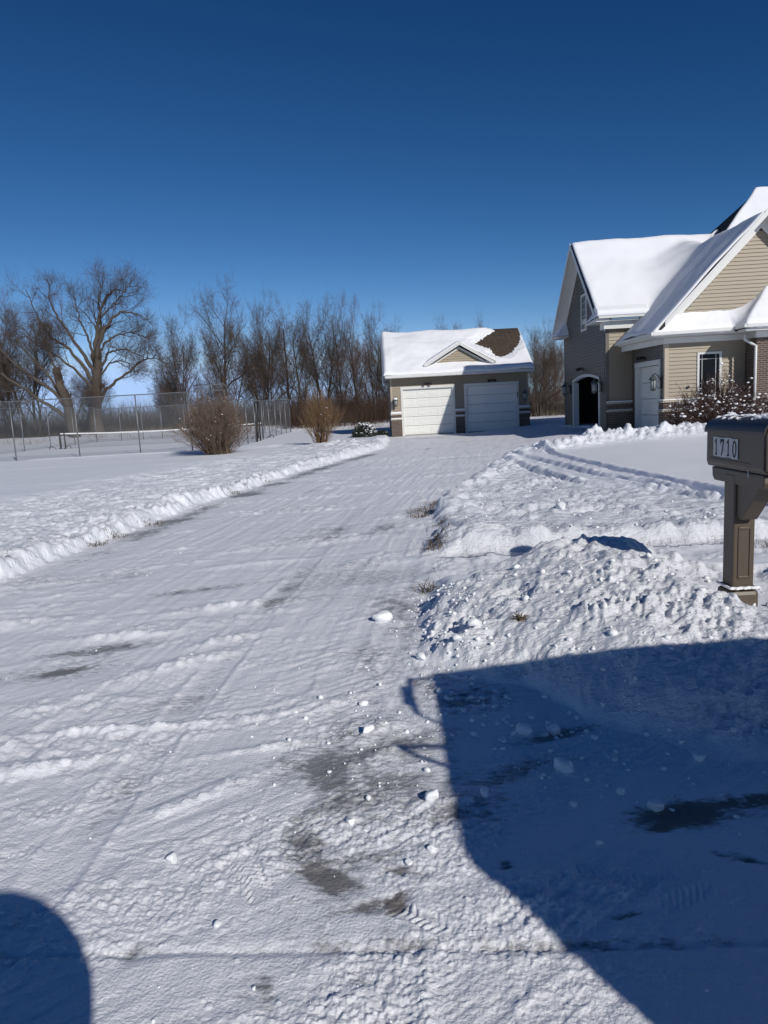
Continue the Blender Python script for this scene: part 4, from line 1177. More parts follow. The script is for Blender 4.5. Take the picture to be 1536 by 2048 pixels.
    # eave returns at the feet of the tall gable, with their own small snow caps
    for s, yc in ((1, 2.85), (-1, 10.39)):
        r = MB()
        ya, yb = yc, yc + s * 1.35
        r.prism([(ya, 4.42), (ya, 4.28), (yb, 4.28), (yb, 4.34)] if s > 0 else [(ya, 4.42), (yb, 4.34), (yb, 4.28), (ya, 4.28)], 'x', -1.46, -1.0)
        o = r.build('eave_return', M['trim'], R)
        q = MB()
        xs = (-1.50, -1.0)
        q.add([(xs[0], ya - s * .05, 4.44), (xs[1], ya - s * .05, 4.44), (xs[0], yb, 4.36), (xs[1], yb, 4.36),
               (xs[0] + .02, ya, 4.52), (xs[1], ya + s * .75, 5.15), (xs[1], ya + s * .2, 4.85), (xs[0] + .02, yb - s * .1, 4.42), (xs[1], yb - s * .03, 4.50)],
              [(0, 4, 7, 2), (4, 6, 5, 7), (7, 5, 8), (2, 7, 8, 3), (0, 1, 6, 4)])
        q.build('eave_return_snow', M['roofsnow'], o)
    # rakes of the tall gable: fascia, soffit and inner frieze
    def zr(y): return 4.42 + .9 * (3.77 - abs(y - 6.62))
    for ya, yb in ((2.95, 6.62), (10.29, 6.62)):
        r = MB(); r.prism([(ya, zr(ya) + .02), (yb, zr(yb) + .02), (yb, zr(yb) - .20), (ya, zr(ya) - .16)], 'x', -1.49, -1.462); r.build('rake_board', M['trim'], R)
        r = MB(); r.prism([(ya, zr(ya) - .09), (yb, zr(yb) - .09), (yb, zr(yb) - .13), (ya, zr(ya) - .13)], 'x', -1.46, -1.0); r.build('soffit', M['trim'], R)
        r = MB(); yc_ = ya + (.35 if ya < yb else -.35); r.prism([(yc_, zr(yc_) - .135), (yb, zr(yb) - .135), (yb, zr(yb) - .42), (yc_, zr(yc_) - .38)], 'x', -1.045, -1.008); r.build('frieze_board', M['trim'], R)
    # rakes of the front gable
    zg = lambda x: 7.10 - 1.03 * abs(x - 3.0)
    for xa in (-.20, 6.2):
        xb = 3.0
        r = MB(); r.prism([(xa, zg(xa) + .04), (xb, zg(xb) + .04), (xb, zg(xb) - .16), (xa, zg(xa) - .13)], 'y', -.535, -.502); r.build('rake_board', M['trim'], R)
        r = MB(); r.prism([(xa, zg(xa) - .09), (xb, zg(xb) - .09), (xb, zg(xb) - .13), (xa, zg(xa) - .13)], 'y', -.50, .0); r.build('soffit', M['trim'], R)
        xc = xa + (.2 if xa < xb else -.2)
        r = MB(); r.prism([(xc, zg(xc) - .135), (xb, zg(xb) - .135), (xb, zg(xb) - .47), (xc, zg(xc) - .44)], 'y', -.035, .0); r.build('frieze_board', M['trim'], R)
    # downspout
    d = MB()
    d.tube([(2.30, -.55, 3.32), (2.30, -.55, 3.14), (2.50, -.66, 2.98), (2.56, -.76, 2.92), (2.56, -.76, .3)], .045, 8)
    d.build('downspout', M['trim'], R, smooth=True)
build_house()

# ================================================================== MAILBOX
M['mail'] = mat('bronze_plastic', (0.090, 0.069, 0.048), 0.45, 0.06, 4, 0.12, 220)
M['mail_reflect'] = mat('bronze_plastic_reflection', (0.035, 0.030, 0.028), 0.38, 0.08, 4, 0.12, 220)  # lid plastic darkened in colour to stand for the sky it mirrors
M['plate'] = mat('number_tile', (0.50, 0.51, 0.52), 0.5, 0.22, 30)
M['ink'] = mat('black_numeral', (0.008, 0.008, 0.01), 0.6, 0.0)

def glyph_1():
    return [[(.34, 0), (.34, .09), (.44, .12), (.44, .84), (.30, .74), (.22, .80), (.50, 1.0), (.60, 1.0), (.60, .12), (.70, .09), (.70, 0)]]
def glyph_7():
    return [[(.16, 1.0), (.14, .70), (.22, .70), (.26, .82), (.66, .82), (.32, 0), (.50, 0), (.86, .86), (.86, 1.0)]]
def glyph_0():
    o = [(.5 + .36 * math.cos(a), .5 + .5 * math.sin(a)) for a in np.linspace(0, 2 * math.pi, 25)]
    i = [(.5 + .19 * math.cos(a), .5 + .38 * math.sin(a)) for a in np.linspace(0, 2 * math.pi, 25)]
    return [[o[k], o[k + 1], i[k + 1], i[k]] for k in range(24)]

def build_mailbox():
    R = empty('mailbox', (2.61, 5.03, .04))
    tag(R, 'brown plastic mailbox on a matching square post with house number 1710 on its side', 'mailbox')
    W2 = .078; PX = -.04
    # post with bracket; front faces -y (towards the road)
    p = MB(); p.box(-W2, W2, -W2, W2, .10, 1.0)
    post = p.build('post', M['mail'], R, bevel=.012); post.location.x = PX
    q = MB(); q.box(-.037, .037, -W2 - .007, -W2 + .002, .24, .26); q.box(-.037, .037, -W2 - .007, -W2 + .002, .60, .62); q.box(-.045, -.037, -W2 - .007, -W2 + .002, .24, .62); q.box(.037, .045, -W2 - .007, -W2 + .002, .24, .62)
    q.build('post_panel', M['mail'], post, bevel=.003)
    b = MB(); b.box(-.108, .108, -.108, .108, -.12, .155); b = b.build('post_base', M['mail'], R, bevel=.03); b.location.x = PX
    c = MB(); c.box(-.095, .095, -.095, .095, .155, .182); c = c.build('base_cap', M['mail'], b, bevel=.012)
    sn = MB()
    for k in range(22):
        t = k / 21
        sn.lathe([(.016 + .008 * math.sin(k * 2.1), 0), (.013, .010), (.004, .016)], (-.098 + .20 * t, -.100 + .006 * math.sin(k), .170), 7)
    for k in range(16):
        t = k / 15
        sn.lathe([(.014, 0), (.012, .009), (.004, .014)], (-.100, -.10 + .2 * t, .170), 7)
    sn.build('base_snow', M['clump'], b, smooth=True)
    # diagonal brace under the tray, on the road side
    g = MB(); g.prism([(-W2 - .001, .70), (-W2 - .06, .68), (-.40, .955), (-.40, 1.0), (-W2 - .001, 1.0)], 'x', -.06, .06); g.build('brace', M['mail'], R, bevel=.008).location.x = PX
    # platform
    t = MB(); t.prism([(-.44, .93), (.24, .93), (.27, .96), (.28, 1.03), (-.45, 1.03), (-.46, .97)], 'x', -.115, .115); t.build('tray', M['mail'], R, bevel=.010)
    t = MB(); t.prism([(-.50, 1.035), (.33, 1.035), (.345, 1.085), (-.51, 1.085)], 'x', -.125, .125); t.build('tray_rim', M['mail'], R, bevel=.010)
    # body: flat sides, arched lid
    y0, y1 = -.50, .31
    hw = .145
    sec = [(-hw + .012, 1.05), (hw - .012, 1.05), (hw, 1.07), (hw, 1.30)]
    arc = [(hw * math.cos(a) * 1.0, 1.30 + .095 * math.sin(a)) for a in np.linspace(0, math.pi, 15)][1:-1]
    sec += arc + [(-hw, 1.30), (-hw, 1.07)]
    # taper a little toward the far end
    v = []; n = len(sec)
    for yy, s in ((y0, 1.0), (y1, .97)):
        v += [(x * s, yy, 1.05 + (z - 1.05) * s) for x, z in sec]
    mb = MB(); mb.add(v, [tuple(range(n - 1, -1, -1)), tuple(range(n, 2 * n))] + [(i, (i + 1) % n, n + (i + 1) % n, n + i) for i in range(n)])
    body = mb.build('box_body', M['mail'], R, bevel=.006)
    # roof shell with a lip over the sides, dark sky reflection in its colour
    r0 = [(-hw - .012, 1.295), (-hw - .012, 1.315)] + [((hw + .010) * math.cos(a), 1.315 + .098 * math.sin(a)) for a in np.linspace(math.pi, 0, 17)][1:-1] + [(hw + .012, 1.315), (hw + .012, 1.295)]
    r1 = [(hw + .002, 1.297)] + [(hw * 1.0 * math.cos(a), 1.305 + .093 * math.sin(a)) for a in np.linspace(0, math.pi, 17)][1:-1] + [(-hw - .002, 1.297)]
    sec = r0 + r1; n = len(sec)
    v = []
    for yy, s in ((y0 - .02, 1.0), (y1 + .015, .975)):
        v += [(x * s, yy, 1.05 + (z - 1.05) * s) for x, z in sec]
    m_ = MB(); k0 = len(r0); k1 = len(r1)
    fs = [(i, (i + 1) % n, n + (i + 1) % n, n + i) for i in range(n)]
    for off in (0, n):
        for i in range(k0 - 1):
            j = n - 1 - int(i * (k1 - 1) / (k0 - 1)); j2 = n - 1 - int((i + 1) * (k1 - 1) / (k0 - 1))
            fs.append((off + i, off + i + 1, off + j2, off + j) if j != j2 else (off + i, off + i + 1, off + j))
    m_.add(v, fs)
    m_.build('lid', M['mail_reflect'], R, smooth=False)
    # snow on the lid
    xs = np.linspace(-.10, .13, 46); ys = np.linspace(y0 + .02, y1 - .02, 120)
    X, Y = np.meshgrid(xs, ys, indexing='ij')
    zl = 1.32 + .098 * np.sqrt(np.clip(1 - (X / (hw + .01)) ** 2, 0, 1)) - .006 * (Y - y0)
    t = .020 * fbm(X, Y, .10, 5, .002, 701, .62) + .010 * ss(-.05, .05, X + .04 * pn(X / .06, Y / .06, 702)) - .015
    V = np.stack([X.ravel(), Y.ravel(), (zl + t).ravel()], 1)
    nx, ny = X.shape
    i = np.arange(nx - 1)[:, None]; j = np.arange(ny - 1)[None, :]
    F = np.stack([i * ny + j, (i + 1) * ny + j, (i + 1) * ny + j + 1, i * ny + j + 1], -1).reshape(-1, 4)
    np_mesh('lid_snow', V, F, M['clump'], R)
    # side seam lines and the hasp rib
    s = MB(); s.box(-hw - .004, -hw + .002, -.34, .24, 1.092, 1.097); s.build('side_ridge', M['mail'], body)
    s = MB(); s.box(-.131, -.126, -.285, -.278, 1.0, 1.083); s.build('mounting_clip', M['plate'], body)
    # door facing the road, with a handle
    d = MB()
    sec = [(-hw + .01, 1.06), (hw - .01, 1.06), (hw - .005, 1.30)] + [((hw - .006) * math.cos(a), 1.30 + .085 * math.sin(a)) for a in np.linspace(0, math.pi, 13)][1:-1] + [(-hw + .005, 1.30)]
    d.prism(sec, 'y', y0 - .022, y0 - .001); d = d.build('mailbox_door', M['mail'], R, bevel=.005)
    h = MB(); h.box(-.03, .03, y0 - .045, y0 - .022, 1.33, 1.35); h.build('handle', M['mail'], d, bevel=.005)
    # red flag on the far side
    f = MB(); f.box(hw + .014, hw + .02, -.30, -.27, 1.12, 1.42); f.box(hw + .014, hw + .02, -.27, -.17, 1.33, 1.42)
    f.build('flag', mat('red_flag', (.45, .03, .02), .5), R, bevel=.002)
    # number tiles: four tiles with bold numerals, reading along +y -> left in the picture is far (+y)
    th, tw = .128, .088
    xb = -hw - .001
    yA = .185            # far edge of the first tile
    zb = 1.118
    for k, gfn in enumerate((glyph_1, glyph_7, glyph_1, glyph_0)):
        ya = yA - k * (tw + .0015) * 1.0
        dz = (0, -.002, .001, -.004)[k]
        t = MB(); t.box(xb - .003, xb, ya - tw, ya, zb + dz, zb + dz + th + .012); t = t.build('number_tile', M['plate'], R)
        g = MB()
        for poly in gfn():
            pts = [(ya - tw * (.06 + .88 * a), zb + dz + .010 + (th - .008) * b_) for a, b_ in poly]
            g.prism(pts, 'x', xb - .0048, xb - .0032)
        g.build('numeral', M['ink'], t)
build_mailbox()

# ================================================================== TREES
M['bark'] = mat('grey_brown_bark', (0.072, 0.057, 0.045), 0.9, 0.28, 2.2, 0.8, 12, stretch=(1, 1, .25))
M['bark_dark'] = mat('dark_bark', (0.052, 0.040, 0.031), 0.9, 0.25, 2.2, 0.8, 12, stretch=(1, 1, .25))
M['twig'] = mat('brown_twigs', (0.080, 0.056, 0.042), 0.85, 0.25, .6)
M['twig_red'] = mat('reddish_twigs', (0.105, 0.062, 0.044), 0.85, 0.25, .6)
M['twig_grey'] = mat('grey_twigs', (0.10, 0.080, 0.066), 0.85, 0.2, .6)

class Tubes:
    """fast collector of tapering tubes as numpy arrays"""
    def __init__(s): s.V = []; s.F = []; s.n = 0; s.tw = []
    def twigs(s, rr, pts, d, n, L):
        pts = np.asarray(pts); i = rr.randint(1, len(pts), n); w = rr.rand(n)[:, None]
        p = pts[i - 1] * (1 - w) + pts[i] * w
        q = d + rr.randn(n, 3) * .62 + [0, 0, .22]; q /= np.linalg.norm(q, axis=1)[:, None]
        s.tw.append(np.concatenate([p, q, (L * (.35 + .9 * rr.rand(n)))[:, None]], 1))
    def flush(s, rr, r0, sub=3):
        if not s.tw: return
        A = np.concatenate(s.tw); s.tw = []
        if sub:
            B = np.repeat(A, sub, 0); f = (.25 + .65 * rr.rand(len(B)))[:, None]
            pb = B[:, :3] + B[:, 3:6] * B[:, 6:7] * f
            q = B[:, 3:6] + rr.randn(len(B), 3) * .55 + [0, 0, .15]; q /= np.linalg.norm(q, axis=1)[:, None]
            A = np.concatenate([A, np.concatenate([pb, q, B[:, 6:7] * .55], 1)])
        n = len(A); p, q, L = A[:, :3], A[:, 3:6], A[:, 6:7]
        bend = rr.randn(n, 3) * .10 + [0, 0, .08]
        P = np.stack([p, p + q * L * .5, p + (q + bend) * L], 1)
        a = np.cross(q, [.3, .2, .93]); a /= np.linalg.norm(a, axis=1)[:, None] + 1e-9; b = np.cross(q, a)
        R_ = r0 * np.array([1.0, .75, .4])
        V = []
        for k in range(3):
            t = 2 * np.pi * k / 3
            V.append(P + (a * math.cos(t) + b * math.sin(t))[:, None, :] * R_[None, :, None])
        V = np.stack(V, 2).reshape(-1, 3)
        i = np.arange(n)[:, None, None] * 9; j = np.arange(2)[None, :, None] * 3; k = np.arange(3)[None, None, :]; k2 = (k + 1) % 3
        F = np.stack([i + j + k, i + j + k2, i + j + 3 + k2, i + j + 3 + k], -1).reshape(-1, 4) + s.n
        s.V.append(V); s.F.append(F); s.n += len(V)
    def add(s, pts, rad, k=3):
        P = np.asarray(pts, float); r = np.asarray(rad, float); m = len(P)
        d = np.gradient(P, axis=0); d /= np.linalg.norm(d, axis=1)[:, None] + 1e-12
        ref = np.array([.31, .17, .93]) if abs(d[0] @ np.array([.31, .17, .93])) < .95 else np.array([1., 0, 0])
        a = np.cross(d, ref); a /= np.linalg.norm(a, axis=1)[:, None] + 1e-12
        b = np.cross(d, a)
        t = np.arange(k) * 2 * np.pi / k
        V = P[:, None, :] + (a[:, None, :] * np.cos(t)[None, :, None] + b[:, None, :] * np.sin(t)[None, :, None]) * r[:, None, None]
        i = np.arange(m - 1)[:, None]; j = np.arange(k)[None, :]; j2 = (j + 1) % k
        F = np.stack([i * k + j, i * k + j2, (i + 1) * k + j2, (i + 1) * k + j], -1).reshape(-1, 4) + s.n
        s.V.append(V.reshape(-1, 3)); s.F.append(F); s.n += m * k
    def build(s, name, m, parent=None, smooth=True):
        return np_mesh(name, np.concatenate(s.V), np.concatenate(s.F), m, parent, smooth)

def grow(rr, T0, T1, p, d, L, r, lv, cfg):
    """recursive bare branch: wiggling polyline with side shoots"""
    maxlv = cfg['levels']
    ns = cfg['segs'][min(lv, len(cfg['segs']) - 1)]
    pts = [p]; rad = [r]
    step = L / ns
    d = d / np.linalg.norm(d)
    tip = .25 if lv < maxlv else .35
    for k in range(ns):
        d = d + rr.randn(3) * cfg['wig'][min(lv, len(cfg['wig']) - 1)] + np.array([0, 0, cfg['up'][min(lv, len(cfg['up']) - 1)]])
        d /= np.linalg.norm(d)
        p = p + d * step
        pts.append(p); rad.append(r * (1 - (1 - tip) * ((k + 1) / ns) ** .9))
    (T0 if lv <= cfg['trunk_lv'] else T1).add(pts, rad, 8 if lv == 0 else 6 if lv == 1 else 4 if lv == 2 else 3)
    if lv >= maxlv - 1: T1.twigs(rr, pts, d, cfg.get('tw', 4), cfg.get('twl', .75))
    if lv >= maxlv: return
    nk = cfg['kids'][lv]
    nk = max(2, int(nk * (0.75 + .5 * rr.rand())))
    f0 = cfg['start'][min(lv, len(cfg['start']) - 1)]
    az0 = rr.rand() * 6.28
    for k in range(nk):
        f = f0 + (1 - f0) * ((k + rr.rand() * .8) / nk)
        f = min(f, .985)
        q = f * ns; i = int(q); w = q - i
        pp = pts[i] * (1 - w) + pts[min(i + 1, ns)] * w
        rl = rad[i] * (1 - w) + rad[min(i + 1, ns)] * w
        dd = pts[min(i + 1, ns)] - pts[i]; dd /= np.linalg.norm(dd)
        ang = math.radians(cfg['ang'][min(lv, len(cfg['ang']) - 1)] * (.75 + .5 * rr.rand()))
        az = az0 + k * 2.4 + rr.rand() * .7
        a = np.cross(dd, [.2, .1, .97]);
        if np.linalg.norm(a) < .1: a = np.array([1., 0, 0])
        a /= np.linalg.norm(a); b = np.cross(dd, a)
        nd = dd * math.cos(ang) + (a * math.cos(az) + b * math.sin(az)) * math.sin(ang)
        LL = L * cfg['ratio'][min(lv, len(cfg['ratio']) - 1)] * (1 - cfg.get('cone', .45) * f) * (.7 + .6 * rr.rand())
        grow(rr, T0, T1, pp, nd, LL, min(rl * cfg['rr'], r * .62), lv + 1, cfg)

def tree(name, seed, cfg, bark, twig, stems):
    rr = np.random.RandomState(seed)
    T0, T1 = Tubes(), Tubes()
    for (sx_, sy_, dx, dy, dz, L, r) in stems:
        grow(rr, T0, T1, np.array([sx_, sy_, -.2]), np.array([dx, dy, dz], float), L, r, 0, cfg)
    T1.flush(rr, cfg.get('twr', .0060), 1)
    R = empty(name)
    T0.build('trunk', M[bark], R); T1.build('crown', M[twig], R)
    return R

elm = dict(levels=3, segs=[9, 7, 5, 4], wig=[.06, .12, .16, .2], up=[.01, .05, .06, .06], trunk_lv=1, kids=[16, 8, 6], start=[.26, .25, .12], ang=[50, 44, 46], ratio=[.62, .50, .50], rr=.55, cone=.38, tw=4, twl=.8)
vase = dict(levels=3, segs=[8, 6, 5, 4], wig=[.08, .13, .16, .2], up=[.02, .06, .06, .06], trunk_lv=1, kids=[12, 7, 5], start=[.22, .25, .12], ang=[44, 42, 44], ratio=[.62, .52, .52], rr=.58, cone=.35, tw=4, twl=.8)
spiky = dict(levels=3, segs=[9, 6, 4, 3], wig=[.03, .10, .16, .2], up=[.0, .05, .07, .06], trunk_lv=0, kids=[24, 7, 4], start=[.14, .15, .1], ang=[46, 45, 45], ratio=[.36, .45, .5], rr=.42, cone=.5, tw=3, twl=.6)
# ---- the great cottonwood, limbs laid out after the real one (x across, y depth, z up), height about 14.5 m
def cottonwood():
    rr = np.random.RandomState(42)
    T0, T1 = Tubes(), Tubes()
    sub = dict(levels=4, segs=[7, 6, 5, 4, 3], wig=[.05, .13, .17, .2, .22], up=[.02, .06, .07, .09, .08], trunk_lv=2, kids=[8, 7, 6, 4], start=[.25, .22, .2, .1], ang=[38, 44, 42, 44], ratio=[.5, .48, .55, .55], rr=.60, cone=.3, tw=3, twl=.8)
    def limb(pts, r0, r1, n=26, lv=1, kmul=1.0, up=0.0, L0=3.6):
        P = np.array(pts, float)
        # smooth the polyline
        t = np.linspace(0, 1, len(P)); tt = np.linspace(0, 1, n)
        Q = np.stack([np.interp(tt, t, P[:, c]) for c in range(3)], 1)
        for _ in range(2): Q[1:-1] = (Q[:-2] + 2 * Q[1:-1] + Q[2:]) / 4
        Q[1:-1] += rr.randn(n - 2, 3) * .05
        k_ = 1.0 if r0 > .45 else .72
        R_ = k_ * (r0 + (min(r1, .3 if r0 > .45 else .03) - r0) * tt ** .75)
        T0.add(Q, R_, 8)
        nk = int(8.5 * kmul)
        for k in range(nk):
            f = .30 + .70 * (k + rr.rand()) / nk; i = min(int(f * (n - 1)), n - 2)
            dd = Q[i + 1] - Q[i]; dd /= np.linalg.norm(dd)
            a = np.cross(dd, [0.1, .9, .1]); a /= np.linalg.norm(a); b = np.cross(dd, a)
            az = rr.rand() * 6.28; ang = math.radians(35 + 30 * rr.rand())
            nd = dd * math.cos(ang) + (a * math.cos(az) + b * .8 * math.sin(az)) * math.sin(ang) + np.array([0, 0, .15])
            grow(rr, T0, T1, Q[i], nd, .88 * L0 * (1.05 - .6 * f) * (.6 + .8 * rr.rand()), max(R_[i] * .42, .035), 2, sub)
    limb([(0, 0, -.3), (.15, 0, 2.2), (.45, 0, 4.3), (.75, .1, 6.2), (1.0, .1, 8.0)], .74, .30, kmul=.5, L0=2.4)
    limb([(.5, 0, 4.4), (.55, .1, 6.5), (.8, .2, 8.6), (1.3, .2, 10.6), (2.1, .1, 12.4), (3.4, 0, 13.0), (4.6, -.1, 12.2)], .42, .10, L0=3.6, kmul=1.2)
    limb([(.7, 0, 5.6), (1.1, -.2, 8), (2.0, -.4, 9.8), (3.2, -.4, 10.8), (4.6, -.3, 10.9), (5.6, -.2, 10.0)], .36, .08, kmul=1.3)
    limb([(.7, .1, 6), (1.0, .4, 8.5), (1.3, .8, 10.8), (1.2, .9, 12.6), (1.7, 1, 13.6)], .30, .07, kmul=1.1)
    limb([(.4, 0, 5.0), (-.4, 0, 6.4), (-1.9, .2, 8.4), (-3.4, .3, 9.3), (-4.3, .3, 11.4), (-4.9, .3, 13.4)], .30, .06, kmul=1.2)
    limb([(.5, 0, 5.8), (-.6, -.3, 8.2), (-1.8, -.5, 10.2), (-2.6, -.5, 12), (-2.5, -.5, 14)], .28, .06, kmul=1.2)
    limb([(.3, 0, 4.4), (-1.2, .1, 6.2), (-2.8, .1, 7.6), (-4.6, .1, 8.6), (-5.6, .1, 10.4)], .22, .05, kmul=1.0)
    limb([(.6, .1, 6.2), (.2, .4, 8.6), (-.6, .7, 10.6), (-.9, .9, 12.6)], .24, .06, kmul=1.1)
    limb([(.45, 0, 3.1), (1.7, -.2, 4.7), (3.4, -.3, 5.6), (4.9, -.3, 6.8), (6.0, -.3, 6.9), (7.3, -.3, 6.3)], .26, .05, kmul=1.2, L0=3)
    limb([(.7, 0, 5.8), (2.1, -.3, 7.6), (3.6, -.3, 7.8), (5.0, -.2, 7.0)], .20, .05, kmul=1.4, L0=3)
    limb([(.6, 0, 5.2), (1.9, .3, 6.8), (3.2, .5, 6.8), (4.2, .5, 5.6)], .16, .04, kmul=1.3, L0=2.6)
    limb([(.9, .1, 7.6), (2.3, .4, 9.0), (4.0, .6, 9.3), (5.4, .7, 8.6)], .18, .04, kmul=1.3, L0=3)
    limb([(1.4, .1, 10.6), (2.6, .3, 11.6), (3.8, .5, 12.8), (4.0, .5, 13.8)], .14, .04, kmul=1.2, L0=2.6)
    R = empty('cottonwood_tree', (-23.9, 60, .1)); R.scale = (.93, .93, .94)
    T1.flush(rr, .0045, 1)
    T0.build('trunk', M['bark'], R); T1.build('crown', M['twig'], R)
    tag(R, 'giant bare cottonwood with a thick trunk and wide spreading crown, tallest of all', 'tree')
    # leaning neighbour on the left, broken at one limb
    T0, T1 = Tubes(), Tubes()
    limb([(0, 0, -.3), (-.3, 0, 1.8), (-.5, 0, 3.4), (-.9, 0, 4.8), (-1.1, 0, 6.0)], .50, .34, kmul=.5, L0=1.8)
    limb([(-.4, 0, 2.6), (-1.8, 0, 4.4), (-4.2, .1, 6.2), (-6.2, .2, 8.6), (-7.2, .2, 11.0)], .26, .06, kmul=1.3, L0=3.2)
    limb([(-.2, 0, 1.6), (-2.4, -.2, 3.4), (-5, -.3, 5.4), (-8, -.4, 7.2), (-10.5, -.4, 9.0)], .26, .06, kmul=1.5, L0=3.2)
    limb([(-.3, 0, 2.0), (-1.6, .3, 5.0), (-3.4, .4, 7.2), (-4.6, .5, 9.2)], .22, .05, kmul=1.3, L0=3)
    limb([(.1, 0, 1.9), (.9, -.1, 3.2), (1.6, -.1, 3.6)], .14, .03, kmul=1.0, L0=1.6)
    limb([(-1.1, 0, 5.6), (-1.4, .1, 7.2), (-1.2, .1, 9)], .14, .03, kmul=1.8, L0=2.2)
    R = empty('cottonwood_tree', (-24.9, 58.5, .1))
    T1.flush(rr, .0045, 1)
    T0.build('trunk', M['bark'], R); T1.build('crown', M['twig'], R)
    tag(R, 'bare tree with leaning limbs sweeping left, just left of the giant cottonwood', 'tree')
cottonwood()

protos = [
    tree('bare_tree', 11, elm, 'bark_dark', 'twig', [(0, 0, .02, 0, 1, 9.0, .24), (.3, .1, .30, .1, 1, 6.5, .14), (-.3, 0, -.28, 0, 1, 6.5, .14)]),
    tree('bare_tree', 12, vase, 'bark_dark', 'twig', [(0, 0, .12, 0, 1, 8.0, .17), (-.2, 0, -.22, .1, 1, 7.5, .15), (.25, 0, .38, -.1, 1, 6.5, .13), (-.3, .1, -.45, 0, 1, 5.8, .12)]),
    tree('bare_tree', 13, spiky, 'bark_dark', 'twig_grey', [(0, 0, .0, 0, 1, 9.5, .16)]),
    tree('bare_tree', 14, vase, 'bark_dark', 'twig_red', [(0, 0, .05, 0, 1, 8.6, .2), (.1, 0, .55, 0, 1, 6.5, .13), (-.1, 0, -.5, 0, 1, 6.0, .12)]),
]
used = set()
# x, y, scale xy, scale z, rot, proto, label
TR = [   # x, y, crown width, height, rotation, kind, label
 (-30.5, 63, 7.0, 12.3, .3, 1, 'bare multi stemmed tree at the far left edge behind the court fence'),
 (-34.0, 66, 7.5, 12.8, 1.9, 0, 'tall bare tree cut by the left edge of the picture'),
 (-27.6, 70, 4.5, 9.0, 2.2, 0, 'slim bare tree standing behind the leaning tree at the left'),
 (-22.8, 80, 4.0, 6.4, .9, 1, 'small far tree seen just right of the giant trunk'),
 (-17.0, 62, 4.6, 10.5, 1.2, 1, 'narrow upright tree standing alone between the giant and the tall elm'),
 (-18.8, 64, 3.4, 6.2, 2.2, 1, 'low thin tree at the left foot of the narrow upright tree'),
 (-15.4, 67, 3.6, 6.6, .4, 0, 'low bare tree partly behind the narrow upright tree'),
 (-12.9, 61, 6.0, 12.9, 4.0, 0, 'tall round headed elm behind the large round shrub'),
 (-11.0, 66, 4.5, 8.8, 2.5, 1, 'bare tree crowding the right side of the tall elm'),
 (-9.6, 62, 4.8, 11.2, 1.0, 1, 'first full tree right of the tall elm in the row'),
 (-8.2, 65, 3.8, 10.6, 3.7, 2, 'grey spiky tree second right of the tall elm'),
 (-6.6, 61, 4.2, 10.4, .2, 0, 'thin dark tree in the middle of the tree row'),
 (-4.9, 62, 5.0, 11.1, 2.8, 1, 'broad vase shaped tree above the upright yellow shrub'),
 (-3.2, 64, 4.6, 11.3, 5.1, 3, 'reddish bare tree above the right side of the upright shrub'),
 (-1.7, 62, 5.0, 10.6, 4.6, 3, 'reddish spreading tree right of the broad vase shaped one'),
 (-.2, 65, 4.2, 10.2, .8, 1, 'bare tree left of the garage roof, second from the garage'),
 (1.0, 62, 3.6, 8.6, 2.0, 0, 'bare tree touching the left edge of the garage roof'),
 (6.6, 63, 3.6, 8.7, 5.9, 1, 'treetop poking above the middle of the garage roof'),
 (8.9, 64, 3.0, 8.9, 1.4, 0, 'treetop poking above the bare shingle patch of the garage'),
 (11.3, 50, 3.6, 6.6, .7, 1, 'arching bare tree in the gap between garage and house'),
 (12.4, 52, 3.2, 5.8, 2.9, 3, 'reddish tree in the gap, close to the house corner'),
 (10.5, 58, 2.8, 5.6, 4.4, 0, 'slim far tree in the gap, close to the garage'),
 (14.0, 57, 3.6, 7.0, 1.1, 1, 'bare tree half hidden behind the house corner'),
]
dims = []
for p_ in protos:
    cr = [c for c in bpy.data.objects if c.parent == p_ and c.name.startswith('crown')][0]
    co = np.empty(len(cr.data.vertices) * 3, np.float32); cr.data.vertices.foreach_get('co', co); co = co.reshape(-1, 3)
    dims.append((np.percentile(np.hypot(co[:, 0], co[:, 1]), 92) * 2, np.percentile(co[:, 2], 99.7)))
for k, (x, y, wd, ht, rot, pi_, lab) in enumerate(TR):
    if pi_ not in used: o = protos[pi_]; used.add(pi_)
    else: o = copy_tree(protos[pi_])
    sxy, sz = wd / dims[pi_][0], ht / dims[pi_][1]
    o.location = (x, y, 0.05); o.rotation_euler = (0, 0, rot); o.scale = (sxy, sxy, sz)
    tag(o, lab, 'tree', 'bare trees behind the court and garage')

